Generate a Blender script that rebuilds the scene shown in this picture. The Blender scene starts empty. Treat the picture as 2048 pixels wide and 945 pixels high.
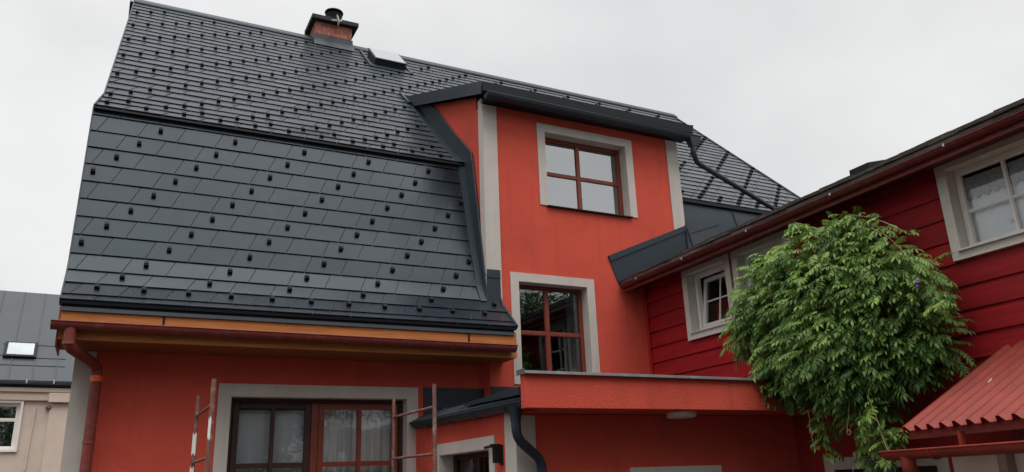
import bpy, bmesh, math, random
from mathutils import Vector, Matrix
import numpy as np
random.seed(7)
rad = math.radians
S = bpy.context.scene
COL = S.collection

# ------------------------------------------------------------------ camera
H = 1.7                                     # eye height; all heights below are given from the eye
YAW, PITCH, ROLL, FPX = 0.47623241, 0.30828956, -0.03824296, 1574.24
def cam_axes(yaw, pitch, roll):
    c, s = math.cos, math.sin
    Rz = np.array([[c(yaw), -s(yaw), 0], [s(yaw), c(yaw), 0], [0, 0, 1]])
    B = np.array([[1, 0, 0], [0, 0, -1], [0, 1, 0.]])
    P = np.array([[1, 0, 0], [0, c(pitch), s(pitch)], [0, -s(pitch), c(pitch)]])
    Q = np.array([[c(roll), -s(roll), 0], [s(roll), c(roll), 0], [0, 0, 1]])
    return Q @ P @ B @ Rz
RC = cam_axes(YAW, PITCH, ROLL)
cd = bpy.data.cameras.new('camera'); cam = bpy.data.objects.new('camera', cd); COL.objects.link(cam)
cd.sensor_width = 36.0; cd.lens = FPX / 2048 * 36.0; cd.clip_start = 0.1; cd.clip_end = 1500
m = Matrix.Identity(4)
for i in range(3):
    m[i][0] = RC[0][i]; m[i][1] = -RC[1][i]; m[i][2] = -RC[2][i]
m[2][3] = H
cam.matrix_world = m
S.camera = cam

# ------------------------------------------------------------------ world, sun, exposure
SUN_EL, SUN_AZ = rad(73), rad(198)          # azimuth measured from +Y towards +X
w = bpy.data.worlds.new('World'); S.world = w; w.use_nodes = True
nt = w.node_tree; nt.nodes.clear()
out = nt.nodes.new('ShaderNodeOutputWorld'); bg = nt.nodes.new('ShaderNodeBackground')
sky = nt.nodes.new('ShaderNodeTexSky'); sky.sky_type = 'NISHITA'; sky.sun_disc = False
sky.sun_elevation = SUN_EL; sky.sun_rotation = SUN_AZ; sky.dust_density = 4; sky.air_density = 1.2
hs = nt.nodes.new('ShaderNodeHueSaturation'); hs.inputs['Saturation'].default_value = 0.2; hs.inputs['Value'].default_value = 0.45
tc = nt.nodes.new('ShaderNodeTexCoord')
ns = nt.nodes.new('ShaderNodeTexNoise'); ns.inputs['Scale'].default_value = 1.7; ns.inputs['Detail'].default_value = 6; ns.inputs['Roughness'].default_value = 0.45
mp = nt.nodes.new('ShaderNodeMapping'); mp.inputs['Location'].default_value = (0.35, 0.1, 0.0); mp.inputs['Scale'].default_value = (1, 1, 1.6)
rmp = nt.nodes.new('ShaderNodeValToRGB')
rmp.color_ramp.elements[0].position = 0.36; rmp.color_ramp.elements[0].color = (0.72, 0.726, 0.735, 1)
rmp.color_ramp.elements[1].position = 0.62; rmp.color_ramp.elements[1].color = (0.95, 0.955, 0.955, 1)
vm = nt.nodes.new('ShaderNodeVectorMath'); vm.operation = 'SCALE'; vm.inputs['Scale'].default_value = 4.45
mx = nt.nodes.new('ShaderNodeMix'); mx.data_type = 'RGBA'; mx.inputs[0].default_value = 0.93
L = nt.links.new
L(tc.outputs['Generated'], mp.inputs['Vector']); L(mp.outputs['Vector'], ns.inputs['Vector']); L(ns.outputs['Fac'], rmp.inputs['Fac'])
L(rmp.outputs['Color'], vm.inputs[0]); L(sky.outputs['Color'], hs.inputs['Color'])
L(hs.outputs['Color'], mx.inputs[6]); L(vm.outputs['Vector'], mx.inputs[7]); L(mx.outputs[2], bg.inputs['Color'])
bg.inputs['Strength'].default_value = 0.1
L(bg.outputs['Background'], out.inputs['Surface'])
sd = bpy.data.lights.new('sun', 'SUN'); so = bpy.data.objects.new('sun', sd); COL.objects.link(so)
sd.energy = 1.5; sd.angle = rad(66); sd.color = (1.0, 0.97, 0.93)
sv = Vector((math.sin(SUN_AZ) * math.cos(SUN_EL), math.cos(SUN_AZ) * math.cos(SUN_EL), math.sin(SUN_EL)))
so.rotation_euler = sv.to_track_quat('Z', 'Y').to_euler(); so.location = (0, 0, 40)
S.view_settings.view_transform = 'Standard'; S.view_settings.look = 'None'
S.view_settings.exposure = 1.2; S.view_settings.gamma = 1.0; S.view_settings.use_curve_mapping = False
S.render.engine = 'CYCLES'

# ------------------------------------------------------------------ materials
MATS = {}
def mat(name, col, rough=0.6, spec=0.5, metal=0.0, var=0.0, vscale=3.0, bump=0.0, bscale=40.0, stretch=(1, 1, 1), rnd=0.0,
        dirt=None, dscale=2.0, damt=0.4, rvar=0.0, streak=None, samt=0.4, tint=None, rrnd=0.0):
    if name in MATS: return MATS[name]
    M = bpy.data.materials.new(name); M.use_nodes = True
    t = M.node_tree; b = t.nodes['Principled BSDF']; ln = t.links.new
    b.inputs['Roughness'].default_value = rough; b.inputs['Metallic'].default_value = metal
    b.inputs['Specular IOR Level'].default_value = spec
    g = t.nodes.new('ShaderNodeNewGeometry'); mpn = t.nodes.new('ShaderNodeMapping'); mpn.inputs['Scale'].default_value = stretch
    ln(g.outputs['Position'], mpn.inputs['Vector'])
    cur = None
    if var or rnd:
        n = t.nodes.new('ShaderNodeTexNoise'); n.inputs['Scale'].default_value = vscale; n.inputs['Detail'].default_value = 6; n.inputs['Roughness'].default_value = 0.6
        ln(mpn.outputs['Vector'], n.inputs['Vector'])
        mr = t.nodes.new('ShaderNodeMapRange'); mr.inputs[1].default_value = 0.25; mr.inputs[2].default_value = 0.75
        mr.inputs[3].default_value = 1 - var; mr.inputs[4].default_value = 1 + var
        ln(n.outputs['Fac'], mr.inputs[0]); fac = mr.outputs[0]
        if rnd:
            oi = t.nodes.new('ShaderNodeObjectInfo'); m2 = t.nodes.new('ShaderNodeMapRange')
            m2.inputs[3].default_value = 1 - rnd; m2.inputs[4].default_value = 1 + rnd
            ln(oi.outputs['Random'], m2.inputs[0])
            mm = t.nodes.new('ShaderNodeMath'); mm.operation = 'MULTIPLY'; ln(fac, mm.inputs[0]); ln(m2.outputs[0], mm.inputs[1]); fac = mm.outputs[0]
        sc = t.nodes.new('ShaderNodeVectorMath'); sc.operation = 'SCALE'; sc.inputs[0].default_value = col[:3]
        ln(fac, sc.inputs['Scale']); cur = sc.outputs['Vector']
    if dirt:
        n = t.nodes.new('ShaderNodeTexNoise'); n.inputs['Scale'].default_value = dscale; n.inputs['Detail'].default_value = 8; n.inputs['Roughness'].default_value = 0.7
        ln(mpn.outputs['Vector'], n.inputs['Vector'])
        mr = t.nodes.new('ShaderNodeMapRange'); mr.inputs[1].default_value = 0.5; mr.inputs[2].default_value = 0.75; mr.inputs[3].default_value = 0; mr.inputs[4].default_value = damt
        ln(n.outputs['Fac'], mr.inputs[0])
        mi = t.nodes.new('ShaderNodeMix'); mi.data_type = 'RGBA'; ln(mr.outputs[0], mi.inputs[0])
        if cur: ln(cur, mi.inputs[6])
        else: mi.inputs[6].default_value = (*col[:3], 1)
        mi.inputs[7].default_value = (*dirt, 1); cur = mi.outputs[2]
    if streak:
        mps = t.nodes.new('ShaderNodeMapping'); mps.inputs['Scale'].default_value = (5.0, 5.0, 0.35); ln(g.outputs['Position'], mps.inputs['Vector'])
        n = t.nodes.new('ShaderNodeTexNoise'); n.inputs['Scale'].default_value = 1.0; n.inputs['Detail'].default_value = 7; n.inputs['Roughness'].default_value = 0.65
        ln(mps.outputs['Vector'], n.inputs['Vector'])
        mr = t.nodes.new('ShaderNodeMapRange'); mr.inputs[1].default_value = 0.52; mr.inputs[2].default_value = 0.80; mr.inputs[3].default_value = 0; mr.inputs[4].default_value = samt
        ln(n.outputs['Fac'], mr.inputs[0])
        mi = t.nodes.new('ShaderNodeMix'); mi.data_type = 'RGBA'; ln(mr.outputs[0], mi.inputs[0])
        if cur: ln(cur, mi.inputs[6])
        else: mi.inputs[6].default_value = (*col[:3], 1)
        mi.inputs[7].default_value = (*streak, 1); cur = mi.outputs[2]
    if tint: b.inputs['Specular Tint'].default_value = (*tint, 1)
    if cur: ln(cur, b.inputs['Base Color'])
    else: b.inputs['Base Color'].default_value = (*col[:3], 1)
    if rvar:
        n = t.nodes.new('ShaderNodeTexNoise'); n.inputs['Scale'].default_value = 1.3; n.inputs['Detail'].default_value = 5
        ln(g.outputs['Position'], n.inputs['Vector'])
        mr = t.nodes.new('ShaderNodeMapRange'); mr.inputs[1].default_value = 0.3; mr.inputs[2].default_value = 0.7
        mr.inputs[3].default_value = rough - rvar; mr.inputs[4].default_value = rough + rvar
        ln(n.outputs['Fac'], mr.inputs[0]); ro = mr.outputs[0]
        if rrnd:
            oi = t.nodes.new('ShaderNodeObjectInfo'); m3 = t.nodes.new('ShaderNodeMath'); m3.operation = 'MULTIPLY_ADD'; m3.inputs[1].default_value = rrnd
            ln(oi.outputs['Random'], m3.inputs[0]); ln(ro, m3.inputs[2]); ro = m3.outputs[0]
        ln(ro, b.inputs['Roughness'])
    if bump:
        n = t.nodes.new('ShaderNodeTexNoise'); n.inputs['Scale'].default_value = bscale; n.inputs['Detail'].default_value = 5
        ln(mpn.outputs['Vector'], n.inputs['Vector'])
        bp = t.nodes.new('ShaderNodeBump'); bp.inputs['Strength'].default_value = bump; bp.inputs['Distance'].default_value = 0.01
        ln(n.outputs['Fac'], bp.inputs['Height']); ln(bp.outputs['Normal'], b.inputs['Normal'])
    MATS[name] = M
    return M

PLASTER = mat('red_plaster', (0.58, 0.088, 0.058), 0.9, 0.12, var=0.11, vscale=1.1, bump=0.6, bscale=40, dirt=(0.40, 0.060, 0.046), dscale=1.6, damt=0.5, streak=(0.36, 0.060, 0.048), samt=0.6)
TRIM = mat('grey_plaster', (0.52, 0.475, 0.435), 0.9, 0.2, var=0.07, vscale=2.5, bump=0.35, bscale=60, dirt=(0.40, 0.365, 0.335), dscale=3.0, damt=0.35, streak=(0.36, 0.33, 0.30), samt=0.5)
TILE = mat('anthracite_tile', (0.006, 0.011, 0.018), 0.26, 0.30, var=0.10, vscale=1.5, rnd=0.07, bump=0.07, bscale=5, rvar=0.05, rrnd=0.05, tint=(0.78, 0.92, 1.0), dirt=(0.035, 0.037, 0.038), dscale=2.5, damt=0.35)
_b = TILE.node_tree.nodes['Principled BSDF']; _b.inputs['Sheen Weight'].default_value = 0.50; _b.inputs['Sheen Roughness'].default_value = 0.32; _b.inputs['Sheen Tint'].default_value = (0.86, 0.94, 1.0, 1)   # added sheen stands in for sky light on the upper slope at grazing view
SHEET = mat('anthracite_sheet', (0.020, 0.030, 0.041), 0.46, 0.35, var=0.10, vscale=2.2, bump=0.10, bscale=5, rvar=0.06)
DARKM = mat('black_metal', (0.007, 0.008, 0.010), 0.6, 0.25)
GUTR = mat('redbrown_gutter', (0.20, 0.035, 0.027), 0.5, 0.35, var=0.15, vscale=4, dirt=(0.30, 0.20, 0.17), dscale=14, damt=0.35, bump=0.08, bscale=10)
GUTD = mat('maroon_gutter', (0.12, 0.020, 0.018), 0.5, 0.3, var=0.2, vscale=5, dirt=(0.22, 0.12, 0.10), dscale=12, damt=0.35)
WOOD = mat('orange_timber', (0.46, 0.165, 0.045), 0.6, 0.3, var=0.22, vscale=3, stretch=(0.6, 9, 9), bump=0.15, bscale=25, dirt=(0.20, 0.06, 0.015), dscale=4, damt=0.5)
FRAME = mat('red_brown_frame', (0.19, 0.036, 0.020), 0.45, 0.4, var=0.12, vscale=6)
FRAMED = mat('dark_brown_frame', (0.040, 0.012, 0.010), 0.5, 0.4, var=0.12, vscale=6)
WHITE = mat('white_window', (0.78, 0.755, 0.71), 0.45, 0.4, var=0.05, vscale=5)
WHITEB = mat('white_board', (0.62, 0.585, 0.53), 0.6, 0.3, var=0.08, vscale=7, dirt=(0.36, 0.32, 0.28), dscale=9, damt=0.3)
CRIM = mat('crimson_board', (0.30, 0.011, 0.015), 0.6, 0.22, var=0.26, vscale=2.2, stretch=(7, 0.5, 7), rnd=0.12, bump=0.3, bscale=14, dirt=(0.17, 0.010, 0.013), dscale=2.5, damt=0.6, streak=(0.18, 0.012, 0.014), samt=0.5)
SHING = mat('bitumen_shingle', (0.125, 0.112, 0.102), 0.95, 0.2, var=0.35, vscale=7, rnd=0.25, bump=0.6, bscale=90, dirt=(0.20, 0.10, 0.085), dscale=3, damt=0.5)
BRICKM = mat('brick', (0.36, 0.125, 0.09), 0.85, 0.2, var=0.15, vscale=9, rnd=0.2, bump=0.4, bscale=70)
MORTAR = mat('mortar', (0.55, 0.36, 0.30), 0.95, 0.1, var=0.1)
STEELR = mat('rusty_tube', (0.17, 0.075, 0.055), 0.6, 0.4, var=0.25, vscale=9, dirt=(0.42, 0.38, 0.36), dscale=11, damt=0.75, bump=0.15, bscale=30)
WHITET = mat('white_sticker', (0.72, 0.71, 0.68), 0.7, 0.2, var=0.08, vscale=15)
TAPE = mat('orange_tape', (0.85, 0.13, 0.02), 0.4, 0.4, var=0.15, vscale=30, bump=0.3, bscale=60)
CORR = mat('red_corrugated', (0.26, 0.038, 0.025), 0.48, 0.28, var=0.22, vscale=4, dirt=(0.15, 0.036, 0.030), dscale=5, damt=0.6, bump=0.1, bscale=8)
CURT = mat('sheer_curtain', (0.85, 0.85, 0.85), 0.9, 0.1, var=0.06, vscale=3)
BLIND = mat('grey_blind', (0.62, 0.62, 0.66), 0.9, 0.1, var=0.05, vscale=2)
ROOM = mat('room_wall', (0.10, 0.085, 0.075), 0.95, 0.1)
STONE = mat('grey_coping', (0.11, 0.11, 0.115), 0.45, 0.5, var=0.12, vscale=6, dirt=(0.33, 0.31, 0.28), dscale=8, damt=0.4)
CREAM = mat('cream_plaster', (0.60, 0.52, 0.44), 0.92, 0.15, var=0.09, vscale=1.2, bump=0.3, bscale=30, dirt=(0.45, 0.35, 0.26), dscale=1.3, damt=0.45)
SEAM = mat('slate_seam_roof', (0.040, 0.050, 0.060), 0.5, 0.35, var=0.12, vscale=1.0, bump=0.1, bscale=3)
GROUND = mat('paving_ground', (0.047, 0.045, 0.043), 0.95, 0.2, var=0.2, vscale=1.5, bump=0.5, bscale=30)
BEIGE = mat('beige_plaster', (0.36, 0.27, 0.215), 0.9, 0.2, var=0.08, vscale=3)
STEMM = mat('vine_stem', (0.20, 0.14, 0.085), 0.8, 0.2, var=0.2, vscale=15)
STEMG = mat('green_shoot', (0.26, 0.24, 0.12), 0.7, 0.3, var=0.2, vscale=15)
BARK = mat('bark', (0.10, 0.075, 0.055), 0.95, 0.1, var=0.3, vscale=8, bump=0.6, bscale=20)
PURPLE = mat('purple_flower', (0.24, 0.13, 0.42), 0.7, 0.2, var=0.2, vscale=30)
REDFL = mat('red_flower', (0.6, 0.05, 0.05), 0.7, 0.2)
ALU = mat('pale_metal', (0.55, 0.55, 0.54), 0.4, 0.5, var=0.1, vscale=12)
LAMPM = mat('opal_glass', (0.70, 0.68, 0.66), 0.3, 0.5)

def glass_mat(name, ior=2.2, tint=(0.80, 0.86, 0.88)):
    M = bpy.data.materials.new(name); M.use_nodes = True; t = M.node_tree; t.nodes.clear()
    o = t.nodes.new('ShaderNodeOutputMaterial'); gl = t.nodes.new('ShaderNodeBsdfGlossy'); tr = t.nodes.new('ShaderNodeBsdfTransparent')
    fr = t.nodes.new('ShaderNodeFresnel'); mi = t.nodes.new('ShaderNodeMixShader')
    gl.inputs['Roughness'].default_value = 0.012; gl.inputs['Color'].default_value = (0.92, 0.95, 0.97, 1)
    tr.inputs['Color'].default_value = (*tint, 1); fr.inputs['IOR'].default_value = ior
    n = t.nodes.new('ShaderNodeTexNoise'); n.inputs['Scale'].default_value = 1.6; g = t.nodes.new('ShaderNodeNewGeometry')
    bp = t.nodes.new('ShaderNodeBump'); bp.inputs['Strength'].default_value = 0.03; bp.inputs['Distance'].default_value = 0.05
    ln = t.links.new
    ln(g.outputs['Position'], n.inputs['Vector']); ln(n.outputs['Fac'], bp.inputs['Height']); ln(bp.outputs['Normal'], gl.inputs['Normal'])
    ln(fr.outputs[0], mi.inputs[0]); ln(tr.outputs[0], mi.inputs[1]); ln(gl.outputs[0], mi.inputs[2]); ln(mi.outputs[0], o.inputs['Surface'])
    return M
GLASS = glass_mat('coated_glass', 4.4)
GLASS2 = glass_mat('plain_glass', 1.75)
GLASS3 = glass_mat('clear_glass', 1.45, (.95, .96, .96))

def leaf_mat(name, a, b, trans=0.35):
    M = bpy.data.materials.new(name); M.use_nodes = True; t = M.node_tree; pb = t.nodes['Principled BSDF']; ln = t.links.new
    at = t.nodes.new('ShaderNodeAttribute'); at.attribute_name = 'tint'
    mi = t.nodes.new('ShaderNodeMix'); mi.data_type = 'RGBA'; mi.inputs[6].default_value = (*a, 1); mi.inputs[7].default_value = (*b, 1)
    ln(at.outputs['Fac'], mi.inputs[0]); ln(mi.outputs[2], pb.inputs['Base Color'])
    pb.inputs['Roughness'].default_value = 0.48; pb.inputs['Specular IOR Level'].default_value = 0.4
    tl = t.nodes.new('ShaderNodeBsdfTranslucent'); ln(mi.outputs[2], tl.inputs['Color'])
    ms = t.nodes.new('ShaderNodeMixShader'); ms.inputs[0].default_value = trans
    ln(pb.outputs[0], ms.inputs[1]); ln(tl.outputs[0], ms.inputs[2]); ln(ms.outputs[0], t.nodes['Material Output'].inputs['Surface'])
    return M
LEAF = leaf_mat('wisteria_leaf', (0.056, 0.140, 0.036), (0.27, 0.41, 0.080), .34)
TLEAF = leaf_mat('tree_leaf', (0.045, 0.085, 0.022), (0.11, 0.17, 0.05))

# ------------------------------------------------------------------ mesh helpers
def V3(*a): return Vector(a)
class MB:
    def __init__(s): s.v = []; s.f = []
    def add(s, vs, fs):
        o = len(s.v); s.v += [tuple(p) for p in vs]; s.f += [tuple(i + o for i in f) for f in fs]; return s
    def box(s, x0, x1, y0, y1, z0, z1):
        x0, x1 = sorted((x0, x1)); y0, y1 = sorted((y0, y1)); z0, z1 = sorted((z0, z1))
        return s.add([(x0, y0, z0), (x1, y0, z0), (x1, y1, z0), (x0, y1, z0), (x0, y0, z1), (x1, y0, z1), (x1, y1, z1), (x0, y1, z1)],
                     [(0, 3, 2, 1), (4, 5, 6, 7), (0, 1, 5, 4), (1, 2, 6, 5), (2, 3, 7, 6), (3, 0, 4, 7)])
    def hexa(s, p):   # 8 points, bottom 4 ccw, top 4 ccw
        return s.add(p, [(0, 3, 2, 1), (4, 5, 6, 7), (0, 1, 5, 4), (1, 2, 6, 5), (2, 3, 7, 6), (3, 0, 4, 7)])
    def prism(s, poly, vec):   # poly list of 3d points, extruded by vec
        n = len(poly); vec = Vector(vec); a = [Vector(p) for p in poly]; b = [p + vec for p in a]
        return s.add(a + b, [tuple(range(n - 1, -1, -1)), tuple(range(n, 2 * n))] + [(i, (i + 1) % n, n + (i + 1) % n, n + i) for i in range(n)])
    def tube(s, path, r, n=10, caps=True, r2=None):
        P = [Vector(p) for p in path]; k = len(P); rings = []
        t = (P[1] - P[0]).normalized(); up = Vector((0, 0, 1)) if abs(t.z) < 0.9 else Vector((1, 0, 0))
        nn = t.cross(up).normalized(); vs = []
        for i in range(k):
            if i == 0: tt = (P[1] - P[0])
            elif i == k - 1: tt = (P[-1] - P[-2])
            else: tt = (P[i + 1] - P[i]).normalized() + (P[i] - P[i - 1]).normalized()
            tt = tt.normalized(); nn = (nn - tt * nn.dot(tt)).normalized(); bb = tt.cross(nn)
            rr = r if r2 is None else r + (r2 - r) * i / (k - 1)
            for j in range(n):
                a = 2 * math.pi * j / n; vs.append(P[i] + (nn * math.cos(a) + bb * math.sin(a)) * rr)
        fs = [(i * n + j, i * n + (j + 1) % n, (i + 1) * n + (j + 1) % n, (i + 1) * n + j) for i in range(k - 1) for j in range(n)]
        if caps: fs += [tuple(range(n - 1, -1, -1)), tuple((k - 1) * n + j for j in range(n))]
        return s.add(vs, fs)
    def lathe(s, c, prof, n=24):   # prof list of (r,z) around vertical axis at c
        c = Vector(c); k = len(prof); vs = []
        for r, z in prof:
            for j in range(n):
                a = 2 * math.pi * j / n; vs.append((c.x + r * math.cos(a), c.y + r * math.sin(a), c.z + z))
        fs = [(i * n + j, i * n + (j + 1) % n, (i + 1) * n + (j + 1) % n, (i + 1) * n + j) for i in range(k - 1) for j in range(n)]
        fs += [tuple(range(n - 1, -1, -1)), tuple((k - 1) * n + j for j in range(n))]
        return s.add(vs, fs)
    def gutter(s, a, b, outd, r, th=0.006, n=12, lip=0.009):
        # half-round channel from a to b (points on the axis at lip height), outd = horizontal outward direction
        a = Vector(a); b = Vector(b); o = Vector(outd).normalized(); up = Vector((0, 0, 1)); pts = []
        for i in range(n + 1):
            t = math.pi + math.pi * i / n; pts.append((r * math.cos(t), r * math.sin(t)))
        for i in range(n, -1, -1):
            t = math.pi + math.pi * i / n; pts.append(((r - th) * math.cos(t), (r - th) * math.sin(t)))
        s.prism([a + o * p + up * q for p, q in pts], b - a)
        for e, d in ((a, (b - a).normalized()), (b, (a - b).normalized())):
            s.prism([e + o * (r - th * .5) * math.cos(math.pi + math.pi * i / n) + up * (r - th * .5) * math.sin(math.pi + math.pi * i / n) for i in range(n + 1)], d * 0.004)
        s.tube([a + o * r, b + o * r], lip, 8)
        return s
def rnd_path(P, r=0.12, k=5):
    P = [Vector(p) for p in P]; o = [P[0]]
    for i in range(1, len(P) - 1):
        a = (P[i - 1] - P[i]); b = (P[i + 1] - P[i]); d = min(r, a.length * .45, b.length * .45)
        A = P[i] + a.normalized() * d; B = P[i] + b.normalized() * d
        for j in range(k + 1):
            t = j / k; o.append(A * (1 - t) ** 2 + P[i] * 2 * t * (1 - t) + B * t * t)
    o.append(P[-1]); return o
def root_of(p):
    while p.parent: p = p.parent
    return p
def build(mb, name, material, parent=None, smooth=False, bevel=0.0, up=H):
    off = Vector((0, 0, up))
    if parent is not None: off = off - root_of(parent).location
    me = bpy.data.meshes.new(name)
    me.from_pydata([tuple(Vector(p) + off) for p in mb.v], [], mb.f); me.materials.append(material)
    bm = bmesh.new(); bm.from_mesh(me); bmesh.ops.recalc_face_normals(bm, faces=bm.faces); bm.to_mesh(me); bm.free()
    if smooth:
        for p in me.polygons: p.use_smooth = True
        try: me.set_sharp_from_angle(angle=rad(40))
        except Exception: pass
    o = bpy.data.objects.new(name, me); COL.objects.link(o)
    if parent is not None: o.parent = parent
    if bevel:
        b = o.modifiers.new('bevel', 'BEVEL'); b.width = bevel; b.segments = 2; b.limit_method = 'ANGLE'; b.angle_limit = rad(40)
    return o
def empty(name, loc, label, cat, group=None):
    o = bpy.data.objects.new(name, None); COL.objects.link(o); o.location = (loc[0], loc[1], loc[2] + H)
    return tag(o, label, cat, group)
def tag(o, label=None, cat=None, group=None, kind=None):
    if label: o['label'] = label
    if cat: o['category'] = cat
    if group: o['group'] = group
    if kind: o['kind'] = kind
    return o
def place(me, name, parent, M):       # instance of shared mesh data, M in eye-height world coordinates
    o = bpy.data.objects.new(name, me); COL.objects.link(o); o.parent = parent
    rl = root_of(parent).location
    o.matrix_local = Matrix.Translation(Vector((0, 0, H)) - rl) @ M
    return o
def raw_mesh(mb, name, material):
    me = bpy.data.meshes.new(name); me.from_pydata(mb.v, [], mb.f); me.materials.append(material)
    bm = bmesh.new(); bm.from_mesh(me); bmesh.ops.recalc_face_normals(bm, faces=bm.faces); bm.to_mesh(me); bm.free()
    return me

class Fr:      # wall frame: u along the wall (to the right seen from outside), d outward, z up
    def __init__(s, O, u, n): s.O = Vector(O); s.u = Vector(u); s.n = Vector(n)
    def __call__(s, u, d, z): return s.O + s.u * u + s.n * d + Vector((0, 0, z))
    def box(s, mb, u0, u1, d0, d1, z0, z1):
        p = [s(u0, d0, z0), s(u1, d0, z0), s(u1, d1, z0), s(u0, d1, z0), s(u0, d0, z1), s(u1, d0, z1), s(u1, d1, z1), s(u0, d1, z1)]
        return mb.hexa(p)
def wall(fr, u0, u1, z0, z1, holes, th=0.24):
    mb = MB(); us = sorted({u0, u1, *[h[0] for h in holes], *[h[1] for h in holes]}); zs = sorted({z0, z1, *[h[2] for h in holes], *[h[3] for h in holes]})
    inh = lambda u, z: any(h[0] < u < h[1] and h[2] < z < h[3] for h in holes)
    for a, b in zip(us[:-1], us[1:]):
        for c, e in zip(zs[:-1], zs[1:]):
            if inh((a + b) / 2, (c + e) / 2): continue
            mb.add([fr(a, 0, c), fr(b, 0, c), fr(b, 0, e), fr(a, 0, e)], [(0, 1, 2, 3)])
            mb.add([fr(a, -th, c), fr(b, -th, c), fr(b, -th, e), fr(a, -th, e)], [(3, 2, 1, 0)])
    def rim(a, b, c, e):
        for (p, q), (r, t) in (((a, c), (b, c)), ((b, c), (b, e)), ((b, e), (a, e)), ((a, e), (a, c))):
            mb.add([fr(p, 0, q), fr(r, 0, t), fr(r, -th, t), fr(p, -th, q)], [(0, 1, 2, 3)])
    rim(u0, u1, z0, z1)
    for h in holes: rim(*h)
    return mb
def ring(fr, mb, u0, u1, z0, z1, w, d0, d1, bottom=True, wb=None):
    wb = w if wb is None else wb
    fr.box(mb, u0, u0 + w, d0, d1, z0, z1); fr.box(mb, u1 - w, u1, d0, d1, z0, z1)
    fr.box(mb, u0 + w, u1 - w, d0, d1, z1 - w, z1)
    if bottom: fr.box(mb, u0 + w, u1 - w, d0, d1, z0, z0 + wb)
    return mb
def window(root, fr, u0, u1, z0, z1, band, reveal, fw, fmat, us, zs, smat=TRIM, bottom_band=False, glass=GLASS, sill=None, bar=0.035, proud=0.018, sash=0.0, pmat=None):
    """u0..z1 outer edge of the plaster surround; us, zs: muntin positions (fractions of the glazed area)"""
    a, b, c, e = u0 + band, u1 - band, z0 + (band if bottom_band else 0), z1 - band
    wf = build(ring(fr, MB(), a + .003, b - .003, c + .003, e - .003, fw, -reveal - .07, -reveal), 'window', fmat, root, bevel=0.006)
    build(ring(fr, MB(), u0, u1, z0, z1, band, 0.0005, proud, bottom_band), 'surround', smat, wf)
    r = MB(); t = 0.004
    fr.box(r, a, a + t, -reveal + .0005, proud - .001, c, e); fr.box(r, b - t, b, -reveal + .0005, proud - .001, c, e)
    fr.box(r, a + t, b - t, -reveal + .0005, proud - .001, e - t, e); fr.box(r, a + t, b - t, -reveal + .0005, 0, c, c + t)
    build(r, 'reveal', smat, wf)
    ga, gb, gc, ge = a + fw, b - fw, c + fw, e - fw
    ub = [ga] + [ga + (gb - ga) * f for f in us] + [gb]; zb = [gc] + [gc + (ge - gc) * f for f in zs] + [ge]
    for x in ub[1:-1]: build(fr.box(MB(), x - bar, x + bar, -reveal - .06, -reveal - .008, gc, ge), 'mullion', fmat, wf, bevel=0.005)
    for z in zb[1:-1]:
        for i in range(len(ub) - 1):
            l = ub[i] + (bar if i else 0); rr = ub[i + 1] - (bar if i < len(ub) - 2 else 0)
            build(fr.box(MB(), l, rr, -reveal - .055, -reveal - .014, z - bar * .8, z + bar * .8), 'crossbar', fmat, wf, bevel=0.005)
    for i in range(len(ub) - 1):
        for j in range(len(zb) - 1):
            l = ub[i] + (bar if i else 0); rr = ub[i + 1] - (bar if i < len(ub) - 2 else 0)
            lo = zb[j] + (bar * .8 if j else 0); hi = zb[j + 1] - (bar * .8 if j < len(zb) - 2 else 0)
            build(fr.box(MB(), l, rr, -reveal - .040, -reveal - .034, lo, hi), 'pane', pmat or glass, wf)
            pb = MB(); ring(fr, pb, l, rr, lo, hi, 0.008, -reveal - .033, -reveal - .024); build(pb, 'glazing_bead', fmat if fmat is not FRAMED else FRAMED, wf)
    if sill:
        build(fr.box(MB(), a - .02, b + .02, -reveal + .001, proud + .035, c - .022, c - .002), 'sill', sill, wf, bevel=0.003)
    return wf
def curtain(fr, u0, u1, d, z0, z1, label, m=CURT, amp=0.03, waves=9, n=90):
    mb = MB(); vs = []; fs = []
    for i in range(n + 1):
        u = u0 + (u1 - u0) * i / n; q = d + amp * math.sin(2 * math.pi * waves * i / n + .7 * math.sin(i * .21)) + amp * .5 * math.sin(i * .37)
        vs += [fr(u, q, z0), fr(u, q, z1), fr(u, q - .004, z1), fr(u, q - .004, z0)]
    for i in range(n):
        for k in range(4):
            k2 = (k + 1) % 4; fs.append((i * 4 + k, (i + 1) * 4 + k, (i + 1) * 4 + k2, i * 4 + k2))
    mb.add(vs, fs); o = build(mb, 'curtain', m, None, smooth=True)
    return tag(o, label, 'curtain')

# ------------------------------------------------------------------ ground
g = MB().add([(-300, -300, -H), (300, -300, -H), (300, 300, -H), (-300, 300, -H)], [(0, 1, 2, 3)])
tag(build(g, 'ground', GROUND), kind='structure')

# ================================================================== THE RED HOUSE
D0, DF, XC, XR = 10.0, 10.24, 4.73, 8.46            # dormer plane, main facade plane, dormer left and right edges
XL0, XE = -0.37, 13.10                               # gable walls
house = empty('house', (4.5, 13, -H), 'red plastered house with dark metal mansard roof and tall dormer', 'house')
front = Fr((0, DF, 0), (1, 0, 0), (0, -1, 0)); dorm = Fr((0, D0, 0), (1, 0, 0), (0, -1, 0))

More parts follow.
